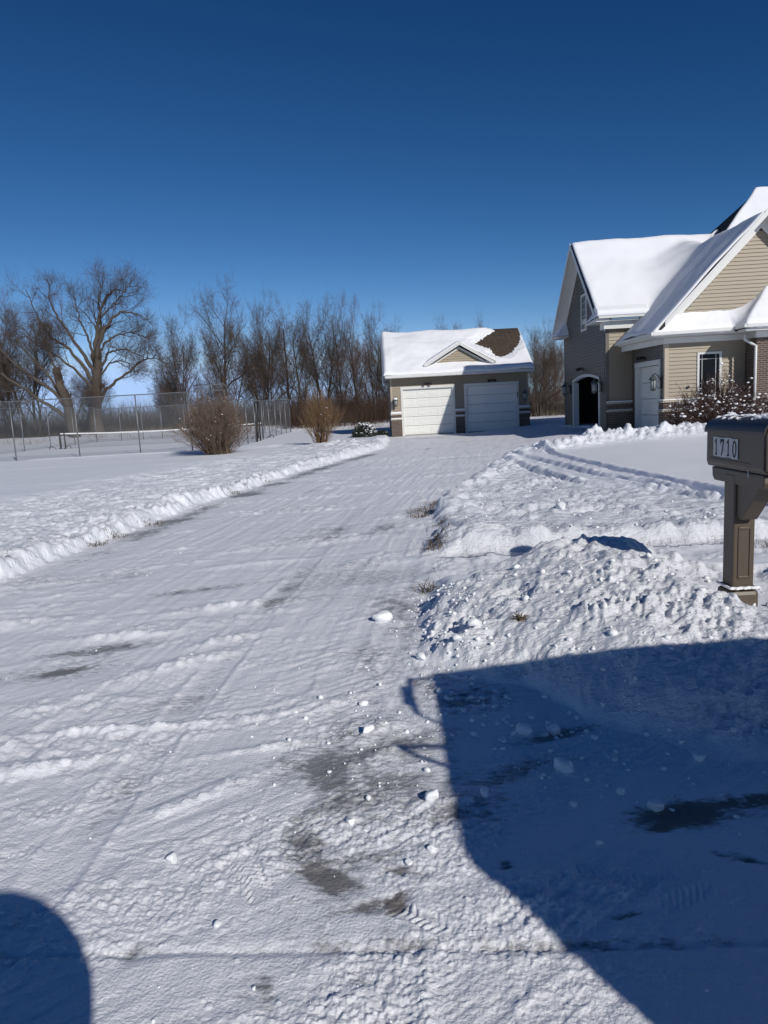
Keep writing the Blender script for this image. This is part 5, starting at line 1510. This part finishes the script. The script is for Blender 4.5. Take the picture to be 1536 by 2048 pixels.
# ---- undergrowth: thicket of thin stems, a mass nobody could count
def thicket(name, seed, n, xr_, yr_, h0, h1, r0, m, lab, lean=.35, hmod=None, base=0.0, seg=3, dens=None, cat='undergrowth'):
    rr = np.random.RandomState(seed)
    x = xr_[0] + (xr_[1] - xr_[0]) * rr.rand(n); y = yr_[0] + (yr_[1] - yr_[0]) * rr.rand(n)
    if dens is not None:
        k = rr.rand(n) < dens(x, y); x, y = x[k], y[k]; n = len(x)
    h = h0 + (h1 - h0) * rr.rand(n) ** 1.3
    if hmod is not None: h = h * hmod(x, y)
    d = rr.randn(n, 2) * lean
    z0 = height(x, y, np.full(n, .3))[0] - .05 + base
    t = np.linspace(0, 1, seg)
    P = np.stack([x[:, None] + d[:, :1] * h[:, None] * t ** 1.3, y[:, None] + d[:, 1:] * h[:, None] * t ** 1.3, z0[:, None] + h[:, None] * t], -1)
    P[:, 1:-1] += rr.randn(n, seg - 2, 3) * .07 * h[:, None, None]
    rad = r0 * (1.15 - t)[None, :] * (.6 + .8 * rr.rand(n))[:, None]
    a = rr.rand(n) * 3.14
    s = np.stack([np.cos(a), np.sin(a), a * 0], -1)
    K = 3
    V = []
    for k in range(K):
        aa = a + 2 * np.pi * k / K
        o = np.stack([np.cos(aa), np.sin(aa), 0 * aa], -1)[:, None, :] * rad[..., None]
        V.append(P + o)
    V = np.stack(V, 2).reshape(-1, 3)
    i = np.arange(n)[:, None, None] * seg * K; j = np.arange(seg - 1)[None, :, None] * K; k = np.arange(K)[None, None, :]; k2 = (k + 1) % K
    F = np.stack([i + j + k, i + j + k2, i + j + K + k2, i + j + K + k], -1).reshape(-1, 4)
    o = np_mesh(name, V, F, m, smooth=True)
    tag(o, lab, cat, kind='stuff')
    return o
M['brush'] = mat('brown_brush', (0.048, 0.037, 0.030), 0.9, 0.3, .25)
M['brush_red'] = mat('russet_brush', (0.070, 0.041, 0.029), 0.9, 0.3, .4)
M['weed'] = mat('dry_weeds', (0.22, 0.165, 0.105), 0.9, 0.3, .5)
M['far'] = mat('far_woods_haze', (0.115, 0.115, 0.12), 0.9, 0.2, .05)  # greyed and blued: distance haze put into the colour
hm = lambda x, y: .75 + .5 * pn(x / 5, y / 5, 811) + .25 * pn(x / 1.3, y / 1.3, 812)
thicket('undergrowth', 81, 15000, (-48, -6), (62, 76), .9, 2.6, .014, M['brush'], 'grey brown brush band under the trees behind the court', hmod=hm)
thicket('undergrowth', 82, 9000, (-7.5, 3), (55, 68), .9, 3.3, .014, M['brush_red'], 'russet thicket between the court and the garage', hmod=hm)
thicket('undergrowth', 83, 3500, (8.5, 16), (50, 62), .6, 2.2, .013, M['brush'], 'brush in the gap between garage and house', hmod=hm)
thicket('dry_weeds', 84, 9000, (-46, -3), (54.5, 63), .15, .75, .008, M['weed'], 'snowy dry weeds on the rough berm behind the court', hmod=lambda x, y: .8 + .7 * pn(x / 3, y / 3, 813), dens=lambda x, y: ss(-.1, .5, pn(x / 2.2, y / 2.2, 814) + .1))
thicket('dry_weeds', 85, 3500, (-5, 15), (47, 55), .12, .55, .007, M['weed'], 'dry weeds poking from the snow behind the garage', dens=lambda x, y: ss(-.1, .5, pn(x / 2.2, y / 2.2, 815)))
thicket('distant_woods', 86, 16000, (-190, 160), (185, 260), 3.0, 8.5, .055, M['far'], 'hazy far woods on the horizon', lean=.18, hmod=lambda x, y: .85 + .35 * pn(x / 22, y / 22, 816), cat='woods')
thicket('distant_woods', 87, 5000, (-75, -2), (88, 120), 1.5, 4.6, .03, M['far'], 'grey scrub line beyond the trees at left', lean=.25, hmod=lambda x, y: .8 + .5 * pn(x / 9, y / 9, 817), cat='woods')

# ================================================================== SHRUBS
M['cane'] = mat('tan_canes', (0.150, 0.104, 0.074), 0.8, 0.25, 4)
M['cane_y'] = mat('ochre_canes', (0.180, 0.110, 0.055), 0.8, 0.3, 2)
M['cane_d'] = mat('dark_red_canes', (0.075, 0.042, 0.034), 0.8, 0.25, 4)
M['evergreen'] = mat('dark_evergreen', (0.022, 0.030, 0.018), 0.8, 0.3, 8)
def shrub(name, loc, seed, n, H, Wd, shape, canes, m, lab, snow=0, r0=.011, kids=5, klen=.42, base_r=.22, csz=.05):
    rr = np.random.RandomState(seed)
    T = Tubes(); C = Tubes(); tips = []
    for k in range(n):
        az = rr.rand() * 6.283; e = shape(rr)           # e: 0 upright .. 1 sideways
        L = H * (1.05 - .25 * e) * (.72 + .33 * rr.rand())
        o = np.array([math.cos(az), math.sin(az), 0])
        b0 = o * base_r * rr.rand() + rr.randn(3) * [.03, .03, 0]
        end_r = Wd * e * (.75 + .3 * rr.rand())
        ns = 6; t = np.linspace(0, 1, ns)[:, None]
        P = b0 + o * end_r * t ** .85 + np.array([0, 0, 1]) * L * math.sqrt(max(.05, 1 - (e * .82) ** 2)) * t ** .95
        P[1:] += np.cumsum(rr.randn(ns - 1, 3) * .018 * H, 0)
        rad = r0 * (1.1 - .85 * t[:, 0]) * (.7 + .6 * rr.rand())
        T.add(P, rad, 3)
        for q in range(kids):
            f = .3 + .7 * rr.rand(); i = min(int(f * (ns - 1)), ns - 2)
            d = P[i + 1] - P[i]; d /= np.linalg.norm(d)
            d = d + rr.randn(3) * .38 + [0, 0, .12]; d /= np.linalg.norm(d)
            l = H * klen * (.35 + .65 * rr.rand()) * (1.15 - .6 * f)
            p0 = P[i] + (P[i + 1] - P[i]) * rr.rand()
            Q = np.stack([p0, p0 + d * l * .5 + rr.randn(3) * .02, p0 + d * l + rr.randn(3) * .04 + [0, 0, .03]])
            C.add(Q, [r0 * .42, r0 * .32, r0 * .18], 3)
            tips.append(Q[1]); tips.append(Q[2])
            d2 = d + rr.randn(3) * .5; d2 /= np.linalg.norm(d2)
            C.add(np.stack([Q[1], Q[1] + d2 * l * .4]), [r0 * .3, r0 * .15], 3)
            tips.append(Q[1] + d2 * l * .3)
        tips += [P[3], P[4]]
    R = empty(name, loc)
    T.build('canes', M[m], R); C.build('twigs', M[m], R)
    if snow:
        tips = np.array(tips); sh = [chunk_shape(IV1, 950 + k, .3) for k in range(8)]
        idx = rr.choice(len(tips), min(snow, len(tips)), replace=False)
        Vs = []; Fs = []; nn = 0
        for q in idx:
            r = .012 + csz * rr.rand() ** 2.5
            V = sh[q % 8] * r * [1.2, 1.2, .8] + tips[q] + [0, 0, r * .4]
            Vs.append(V); Fs.append(IF1 + nn); nn += len(V)
        np_mesh('snow_clumps', np.concatenate(Vs), np.concatenate(Fs), M['clump'], R)
    tag(R, lab, 'shrub')
    return R
fan = lambda rr: abs(rr.randn()) * .36 if rr.rand() < .25 else .05 + .95 * rr.rand() ** .8
shrub('round_shrub', (-6.35, 27.7, .08), 21, 340, 2.45, 1.32, lambda rr: min(1.0, .05 + .97 * rr.rand() ** .75), 1, 'cane', 'large round leafless shrub in the lawn before the court fence', snow=110, r0=.011, kids=9, klen=.36, base_r=.42, csz=.02)
s2 = shrub('upright_shrub', (-2.45, 29.6, .16), 22, 120, 2.2, 1.05, lambda rr: min(.95, .04 + .78 * rr.rand() ** .9), 1, 'cane_y', 'smaller upright ochre brown shrub nearer the garage', snow=14, r0=.011, kids=6, klen=.42, base_r=.20, csz=.02)
shrub('snowy_shrub', (10.95, 22.75, .22), 23, 240, 1.75, 1.62, lambda rr: min(1.0, .03 + 1.0 * rr.rand() ** .8), 1, 'cane_d', 'snow loaded dark red shrub under the house window', snow=620, r0=.012, kids=9, klen=.34, base_r=.30)
shrub('snowy_shrub', (12.3, 22.6, .22), 26, 90, 1.2, .9, lambda rr: min(1.0, .05 + .9 * rr.rand()), 1, 'cane_d', 'low snowy shrub right of the big snow loaded one, before the brick wing', snow=260, r0=.010, kids=7, klen=.34, base_r=.2)
# two short snow-topped evergreens by the garage
def dark_shrub(loc, s, seed, lab, snow=200):
    rr = np.random.RandomState(seed)
    R = empty('evergreen_shrub', loc)
    C = Tubes(); tips = []
    for k in range(1500):
        v = rr.randn(3); v /= np.linalg.norm(v); v[2] = abs(v[2])
        r = (.35 + .65 * rr.rand() ** .5)
        p = v * r * np.array([s[0], s[1], s[2]]); p[2] += .03
        d = v + rr.randn(3) * .5; d /= np.linalg.norm(d)
        l = .07 + .10 * rr.rand()
        C.add(np.stack([p - d * l * .5, p + d * l * .5]), [.014, .006], 3)
        if v[2] > .25 and r > .8: tips.append(p + d * l * .3)
    C.build('foliage', M['evergreen'], R)
    T = Tubes()
    for k in range(9):
        a = k * .7; T.add(np.array([[0, 0, -.1], [.25 * s[0] * math.cos(a), .25 * s[1] * math.sin(a), .35 * s[2]], [.7 * s[0] * math.cos(a), .7 * s[1] * math.sin(a), .8 * s[2]]]), [.02, .014, .006], 4)
    T.build('stems', M['bark_dark'], R)
    tips = np.array(tips); Vs = []; Fs = []; nn = 0
    sh = [chunk_shape(IV1, 980 + k, .3) for k in range(8)]
    for q in rr.choice(len(tips), min(snow, len(tips)), replace=False):
        if tips[q][0] < -.35 * s[0] and rr.rand() < .8: continue
        r = .025 + .05 * rr.rand() ** 2
        Vs.append(sh[q % 8] * r * [1.3, 1.3, .7] + tips[q]); Fs.append(IF1 + nn); nn += len(IV1)
    np_mesh('snow_clumps', np.concatenate(Vs), np.concatenate(Fs), M['clump'], R)
    tag(R, lab, 'shrub')
dark_shrub((-.80, 36.4, .12), (.66, .55, .72), 31, 'small dark evergreen capped with snow left of the garage', 170)
dark_shrub((.10, 37.6, .10), (.36, .32, .22), 32, 'lowest dark evergreen tucked at the garage corner', 10)

# ================================================================== GRASS TUFTS in the bank edges
def grass():
    rr = np.random.RandomState(9)
    T = Tubes()
    for (x, y, n, s, l) in ((-3.86, 9.27, 60, .10, .10), (-3.78, 9.79, 60, .10, .09), (-3.62, 10.82, 70, .13, .10), (-3.12, 14.5, 70, .18, .10), (-3.0, 15.4, 40, .2, .08), (-2.7, 16.6, 40, .2, .08), (-1.6, 21.4, 60, .3, .08),
                            (.34, 6.02, 45, .05, .17), (.55, 7.7, 110, .11, .10), (.60, 7.95, 90, .10, .10), (.66, 10.7, 120, .16, .12), (.55, 10.2, 120, .14, .10), (.8, 11.2, 80, .15, .1), (.85, 4.42, 50, .03, .07), (3.95, 7.02, 110, .16, .07), (.75, 9.2, 50, .1, .08)):
        z = height(np.full(n, x) + s * rr.randn(n) * .7, np.full(n, y) + s * rr.randn(n) * .7, np.full(n, .02))
        for k in range(int(n * .6)):
            px, py = x + s * rr.randn() * .7, y + s * rr.randn() * .7
            pz = float(height(np.array([px]), np.array([py]), np.array([.02]))[0][0])
            d = rr.randn(2) * .7
            L = .8 * l * (.5 + .8 * rr.rand())
            T.add(np.array([[px, py, pz - .02], [px + d[0] * L * .4, py + d[1] * L * .4, pz + L * .5], [px + d[0] * L, py + d[1] * L, pz + L * (.75 - .3 * abs(d[0]))]]), [.0035, .0028, .001], 3)
    o = T.build('grass', mat('dead_grass', (0.12, 0.085, 0.050), .9, .35, 9))
    tag(o, 'tufts of dead grass showing at the edges of the plowed snow', 'grass', kind='stuff')
    # curled leaf / twig scraps on the drive
grass()

# ================================================================== TENNIS COURT FENCE and NET
def chain_link():
    m, nt, b = new_mat('chain_link')
    L = nt.links.new
    tc = N(nt, 'ShaderNodeTexCoord'); sp = N(nt, 'ShaderNodeSeparateXYZ'); L(tc.outputs['Object'], sp.inputs[0])
    s = N(nt, 'ShaderNodeMath', operation='ADD'); L(sp.outputs[0], s.inputs[0]); L(sp.outputs[1], s.inputs[1])
    outs = []
    for sg in (1, -1):
        k = N(nt, 'ShaderNodeMath', operation='MULTIPLY_ADD'); L(sp.outputs[2], k.inputs[0]); k.inputs[1].default_value = sg; L(s.outputs[0], k.inputs[2])
        d = N(nt, 'ShaderNodeMath', operation='DIVIDE'); L(k.outputs[0], d.inputs[0]); d.inputs[1].default_value = .07
        f = N(nt, 'ShaderNodeMath', operation='FRACT'); L(d.outputs[0], f.inputs[0])
        c = N(nt, 'ShaderNodeMath', operation='LESS_THAN'); L(f.outputs[0], c.inputs[0]); c.inputs[1].default_value = .085
        outs.append(c)
    mx = N(nt, 'ShaderNodeMath', operation='MAXIMUM'); L(outs[0].outputs[0], mx.inputs[0]); L(outs[1].outputs[0], mx.inputs[1])
    L(mx.outputs[0], b.inputs['Alpha'])
    b.inputs['Base Color'].default_value = (.17, .18, .19, 1); b.inputs['Metallic'].default_value = .3; b.inputs['Roughness'].default_value = .5
    return m
M['link'] = chain_link()
def build_fence():
    R = empty('tennis_court_fence', (0, 0, 0))
    tag(R, 'tall galvanised chain link fence round the snow covered tennis court', 'fence')
    def zg(x, y): return float(gz(x, y)[0])
    def run(pts, H, skip_first=False, rail_mid=False, gap=()):
        for k, (x, y) in enumerate(pts):
            if skip_first and k == 0: continue
            MB().tube([(x, y, -.2), (x, y, H + .02)], .036 if k in (0, len(pts) - 1) else .026, 8).build('fence_post', M['galv'], R, smooth=True)
        for (xa, ya), (xb, yb) in zip(pts[:-1], pts[1:]):
            MB().tube([(xa, ya, H), (xb, yb, H)], .022, 6, cap=False).build('top_rail', M['galv'], R, smooth=True)
            MB().quad((xa, ya, .06), (xb, yb, .06), (xb, yb, H), (xa, ya, H)).build('chain_link_mesh', M['link'], R)
    near = [(-6.62 + .02, 30.9), (-8.2, 30.9), (-10.45, 30.85), (-13.1, 30.85), (-15.9, 30.9), (-18.6, 30.95), (-20.7, 31.0)]
    run(near, 2.68)
    side = [(-6.6, 31.0), (-6.55, 32.9), (-6.52, 35), (-6.5, 37.2), (-6.5, 39.6), (-6.5, 42), (-6.5, 44.6), (-6.5, 47), (-6.5, 49.5), (-6.5, 52)]
    run(side, 2.3, skip_first=True)
    left = [(-20.7, 31.0), (-20.7, 34.2), (-20.7, 37.5), (-20.7, 41.3), (-20.7, 44.6), (-20.7, 48.2), (-20.7, 52.0)]
    run(left, 2.62, skip_first=True)
    back = [(-20.7, 52.0), (-18.9, 52), (-17.3, 52), (-15.9, 52), (-14.2, 52), (-12.4, 52), (-10.4, 52), (-8.4, 52), (-6.5, 52)]
    run(back, 2.5, skip_first=True)
    # wing of taller mesh at the near right corner
    MB().add([(-6.6, 30.9, 2.3), (-6.6, 30.9, 2.95), (-7.9, 30.9, 2.95), (-7.9, 30.9, 2.69)], [(0, 1, 2, 3)]).build('chain_link_mesh', M['link'], R)
    MB().tube([(-7.9, 30.9, 2.7), (-7.9, 30.9, 2.95), (-6.6, 30.9, 2.95), (-6.5, 32.4, 2.3)], .022, 6).build('top_rail', M['galv'], R, smooth=True)
    # gate frame in the side run
    g = MB(); g.tube([(-6.45, 37.25, .1), (-6.45, 37.25, 2.2)], .05, 8); g.tube([(-6.45, 38.3, .1), (-6.45, 38.3, 2.2)], .04, 8); g.tube([(-6.45, 37.25, 2.2), (-6.45, 38.3, 2.2)], .03, 8)
    g.build('gate', M['black'], R, smooth=True)
    # ---- net
    T = empty('tennis_net', (-18.9, 42.0, .1))
    tag(T, 'low tennis net with white top band and black posts inside the court', 'tennis net')
    for x in (0, 12.0):
        p = MB(); p.tube([(x, 0, -.1), (x, 0, 1.06)], .055, 8); p.tube([(x + (.28 if x == 0 else -.28), 0, -.1), (x + (.28 if x == 0 else -.28), 0, 1.0)], .04, 8)
        p = p.build('net_post', M['black'], T, smooth=True)
        w = MB()
        for s in (-1, 1):
            w.tube([(x + s * .12 - .02, -.1, -.05), (x + s * .30, -.1, .10), (x + s * .52, -.1, .22), (x + s * .62, -.1, .16), (x + s * .63, -.1, -.1)], .022, 6)
        w.build('post_brace', M['black'], p, smooth=True)
    n = 20; zt = lambda x: .96 - .13 * math.sin(math.pi * x / 12.0)
    b = MB()
    for k in range(n):
        xa, xb = 12.0 * k / n, 12.0 * (k + 1) / n
        b.add([(xa, -.012, zt(xa)), (xb, -.012, zt(xb)), (xb, -.012, zt(xb) - .07), (xa, -.012, zt(xa) - .07), (xa, .012, zt(xa)), (xb, .012, zt(xb)), (xb, .012, zt(xb) - .07), (xa, .012, zt(xa) - .07)],
              [(3, 2, 1, 0), (4, 5, 6, 7), (0, 1, 5, 4), (2, 3, 7, 6)])
    b.build('net_band', mat('white_band', (.75, .75, .75), .7), T)
    nm, nt, pb = new_mat('net_mesh'); pb.inputs['Base Color'].default_value = (.02, .02, .02, 1); pb.inputs['Alpha'].default_value = .14
    q = MB()
    for k in range(n):
        xa, xb = 12.0 * k / n, 12.0 * (k + 1) / n
        q.quad((xa, 0, .02), (xb, 0, .02), (xb, 0, zt(xb) - .05), (xa, 0, zt(xa) - .05))
    q.build('net_mesh', nm, T)
build_fence()

# ================================================================== MAIL TRUCK beside the viewer (only its shadow reaches the picture)
def build_truck():
    R = empty('mail_truck', (1.875, .21, 0), -.012)
    tag(R, 'white box bodied mail truck parked on the road beside the viewer, casting the big shadow', 'truck')
    wht = mat('white_truck_paint', (.72, .73, .74), .3, .02, 1)
    hy = .87
    # side profile, rear at x=0, hood to +x
    prof = [(.0, .34), (.0, 1.95), (.05, 2.02), (3.25, 2.02), (3.45, 1.92), (3.85, 1.25), (4.45, 1.10), (4.62, .95), (4.62, .34)]
    b = MB(); b.prism(prof, 'y', -hy, hy); b = b.build('body', wht, R, bevel=.04)
    for sy in (-1, 1):
        g = MB(); g.prism([(2.45, 1.25), (2.45, 1.82), (3.22, 1.82), (3.62, 1.25)], 'y', sy * hy - .004, sy * hy + .004); g.build('side_window', M['glass'], R)
        d = MB()
        for xx in (2.38, 3.74): d.box(xx, xx + .015, sy * hy - .006, sy * hy + .006, .45, 2.0)
        d.build('door_seam', M['black'], R)
        s = MB(); s.box(.2, 4.4, sy * hy - .008, sy * hy + .008, .86, .93); s.build('side_stripe', mat('blue_stripe', (.03, .07, .25), .4), R)
    w = MB(); w.add([(3.47, -.72, 1.84), (3.47, .72, 1.84), (3.85, .72, 1.28), (3.85, -.72, 1.28)], [(0, 1, 2, 3)]); w.v = [(x + .012, y, z + .008) for x, y, z in w.v]; w.build('windshield', M['glass'], R)
    # rear roll-up door, bumper, lamps
    r = MB(); r.box(-.012, .002, -.66, .66, .55, 1.9)
    for k in range(9): r.box(-.02, -.010, -.66, .66, .60 + k * .145, .61 + k * .145)
    r.build('rear_door', wht, R)
    MB().box(-.16, .0, -.82, .82, .34, .48).build('bumper', M['black'], R, bevel=.02)
    for sy in (-1, 1):
        MB().box(-.02, .0, sy * .78 - .06, sy * .78 + .06, .8, 1.05).build('tail_light', mat('red_lens', (.4, .02, .02), .2), R, bevel=.008)
        MB().tube([(4.60, sy * .62, .78), (4.64, sy * .62, .78)], .10, 14).build('headlight', M['lampglass'], R)
    MB().box(4.6, 4.78, -.82, .82, .34, .50).build('bumper', M['black'], R, bevel=.02)
    for x in (.95, 3.85):
        for sy in (-1, 1):
            t = MB(); t.tube([(x, sy * (hy - .22), .34), (x, sy * (hy - .20), .34), (x, sy * (hy - .02), .34), (x, sy * hy, .34)], [.30, .34, .34, .30], 24); t = t.build('wheel', M['black'], R, smooth=False)
            MB().tube([(x, sy * (hy - .01), .34), (x, sy * (hy + .012), .34)], .19, 16).build('rim', M['galv'], t)
    # hoop mirror on the rear corner nearest the lawn
    m = MB(); m.tube([(.0, hy - .01, 1.95), (-.13, hy - .01, 1.95)], .011, 6); m.tube([(-.13, hy, 1.95), (-.145, hy - .2, 1.94), (-.13, hy - .46, 1.93)], .018, 8); m.tube([(-.13, hy - .46, 1.93), (.0, hy - .62, 1.93)], .011, 6)
    m.tube([(-.15, hy - .16, 1.96), (-.15, hy - .36, 1.95)], [.03, .03], 10)
    m.build('rear_mirror', M['black'], R, smooth=True)
    m = MB(); m.tube([(.0, hy - .84, 1.93), (-.24, hy - .84, 1.94)], .015, 6); m.tube([(-.24, hy - .84, 1.94), (.0, hy - 1.04, 1.92)], .015, 6); m.build('rear_bracket', M['black'], R, smooth=True)
build_truck()

# ================================================================== the person taking the picture (out of frame, shadow bottom left)
def build_person():
    R = empty('person', (-.01, -.36, 0))
    R.scale = (.95, .95, .94)
    tag(R, 'person in a hooded dark parka standing beside the truck with arms hanging', 'person')
    coat = mat('navy_parka', (.03, .035, .06), .8, .15, 6); skin = mat('skin', (.55, .34, .25), .5, .05, 8); jeans = mat('dark_trousers', (.03, .035, .05), .85, .1, 8)
    def skinned(name, verts, edges, rad, m, parent, root=0, lv=2):
        me = bpy.data.meshes.new(name); me.from_pydata(verts, edges, []); me.update(); me.materials.append(m)
        o = bpy.data.objects.new(name, me); COL.objects.link(o); o.parent = parent
        s = o.modifiers.new('skin', 'SKIN'); s.use_smooth_shade = True
        for i, v in enumerate(me.skin_vertices[0].data):
            v.radius = rad[i] if hasattr(rad[i], '__len__') else (rad[i], rad[i]); v.use_root = (i == root)
        d = o.modifiers.new('sub', 'SUBSURF'); d.levels = lv; d.render_levels = lv
        return o
    # body: pelvis, spine, neck, head, arms hanging by the sides, legs
    V = [(0, 0, .95), (0, .01, 1.08), (0, .02, 1.20), (0, .02, 1.30), (0, .03, 1.38), (0, .06, 1.48), (0, .07, 1.58),
         (-.16, .01, 1.26), (-.20, .0, 1.00), (-.19, .08, .78), (.16, .01, 1.26), (.20, .0, 1.00), (.19, .08, .78),
         (-.10, 0, .88), (-.12, .02, .50), (-.12, 0, .10), (-.13, .13, .05), (.10, 0, .88), (.12, .02, .50), (.12, 0, .10), (.13, .13, .05)]
    E = [(0, 1), (1, 2), (2, 3), (3, 4), (4, 5), (5, 6), (3, 7), (7, 8), (8, 9), (3, 10), (10, 11), (11, 12), (0, 13), (13, 14), (14, 15), (15, 16), (0, 17), (17, 18), (18, 19), (19, 20)]
    r = [.15, .14, .14, .11, .06, .085, .095, .07, .05, .034, .07, .05, .034, .10, .065, .05, .045, .10, .065, .05, .045]
    skinned('body', V, E, r, skin, R)
    V2 = [(0, 0, .78), (0, 0, 1.0), (0, .0, 1.13), (0, .0, 1.24), (-.16, .0, 1.23), (-.205, .0, 1.0), (-.195, .07, .82), (.16, .0, 1.23), (.205, .0, 1.0), (.195, .07, .82)]
    E2 = [(0, 1), (1, 2), (2, 3), (3, 4), (4, 5), (5, 6), (3, 7), (7, 8), (8, 9)]
    skinned('parka', V2, E2, [.19, .17, .16, .12, .08, .07, .05, .08, .07, .05], coat, R, root=1)
    # trousers
    V3 = [(0, 0, .92), (-.11, 0, .85), (-.13, .02, .5), (-.13, 0, .12), (.11, 0, .85), (.13, .02, .5), (.13, 0, .12)]
    skinned('trousers', V3, [(0, 1), (1, 2), (2, 3), (0, 4), (4, 5), (5, 6)], [.15, .12, .085, .07, .12, .085, .07], jeans, R)
    # deep fur-edged hood
    h = MB()
    n = 18; rings = []
    for i in range(9):
        t = i / 8 * math.pi * .86
        rings.append((.275 * math.sin(t) + .002, -.02 - .22 * math.cos(math.pi - t) * -1, t))
    for i in range(9):
        a = math.pi * (.02 + .60 * i / 8)
        rr_ = .275 * math.sin(a); yy = -.23 * math.cos(a)
        for k in range(n):
            q = 2 * math.pi * k / n
            h.v.append((.0 + rr_ * math.cos(q) * 1.02, -.02 + yy * 1.0, 1.525 + rr_ * math.sin(q) * 1.02))
    for i in range(8):
        for k in range(n): h.f.append((i * n + k, i * n + (k + 1) % n, (i + 1) * n + (k + 1) % n, (i + 1) * n + k))
    o = h.build('hood', coat, R, smooth=True)
    s = o.modifiers.new('t', 'SOLIDIFY'); s.thickness = .02
    # face features
    f = MB(); f.lathe([(.001, .03), (.018, 0), (.001, -.02)], (0, .165, 1.53), 8); f.build('nose', skin, R, smooth=True)
    # relaxed hands, five fingers each
    for s in (-1, 1):
        px, py, pz = s * .19, .085, .735
        skinned('hand', [(s * .19, .08, .79), (px, py, pz + .01), (px, py + .005, pz - .03)], [(0, 1), (1, 2)], [.024, .030, .028], skin, R, lv=1)
        for k in range(4):
            y0 = py + .030 - k * .020; L = (.85, 1.0, .93, .72)[k]
            skinned('finger', [(px, y0, pz - .03), (px - s * .004, y0 + .002, pz - .03 - .036 * L), (px - s * .014, y0 + .004, pz - .03 - .060 * L), (px - s * .026, y0 + .005, pz - .03 - .076 * L)], [(0, 1), (1, 2), (2, 3)], [.0095, .009, .0085, .0075], skin, R, lv=1)
        skinned('thumb', [(px, py + .03, pz), (px - s * .014, py + .052, pz - .025), (px - s * .024, py + .056, pz - .052)], [(0, 1), (1, 2)], [.012, .0105, .009], skin, R, lv=1)
build_person()
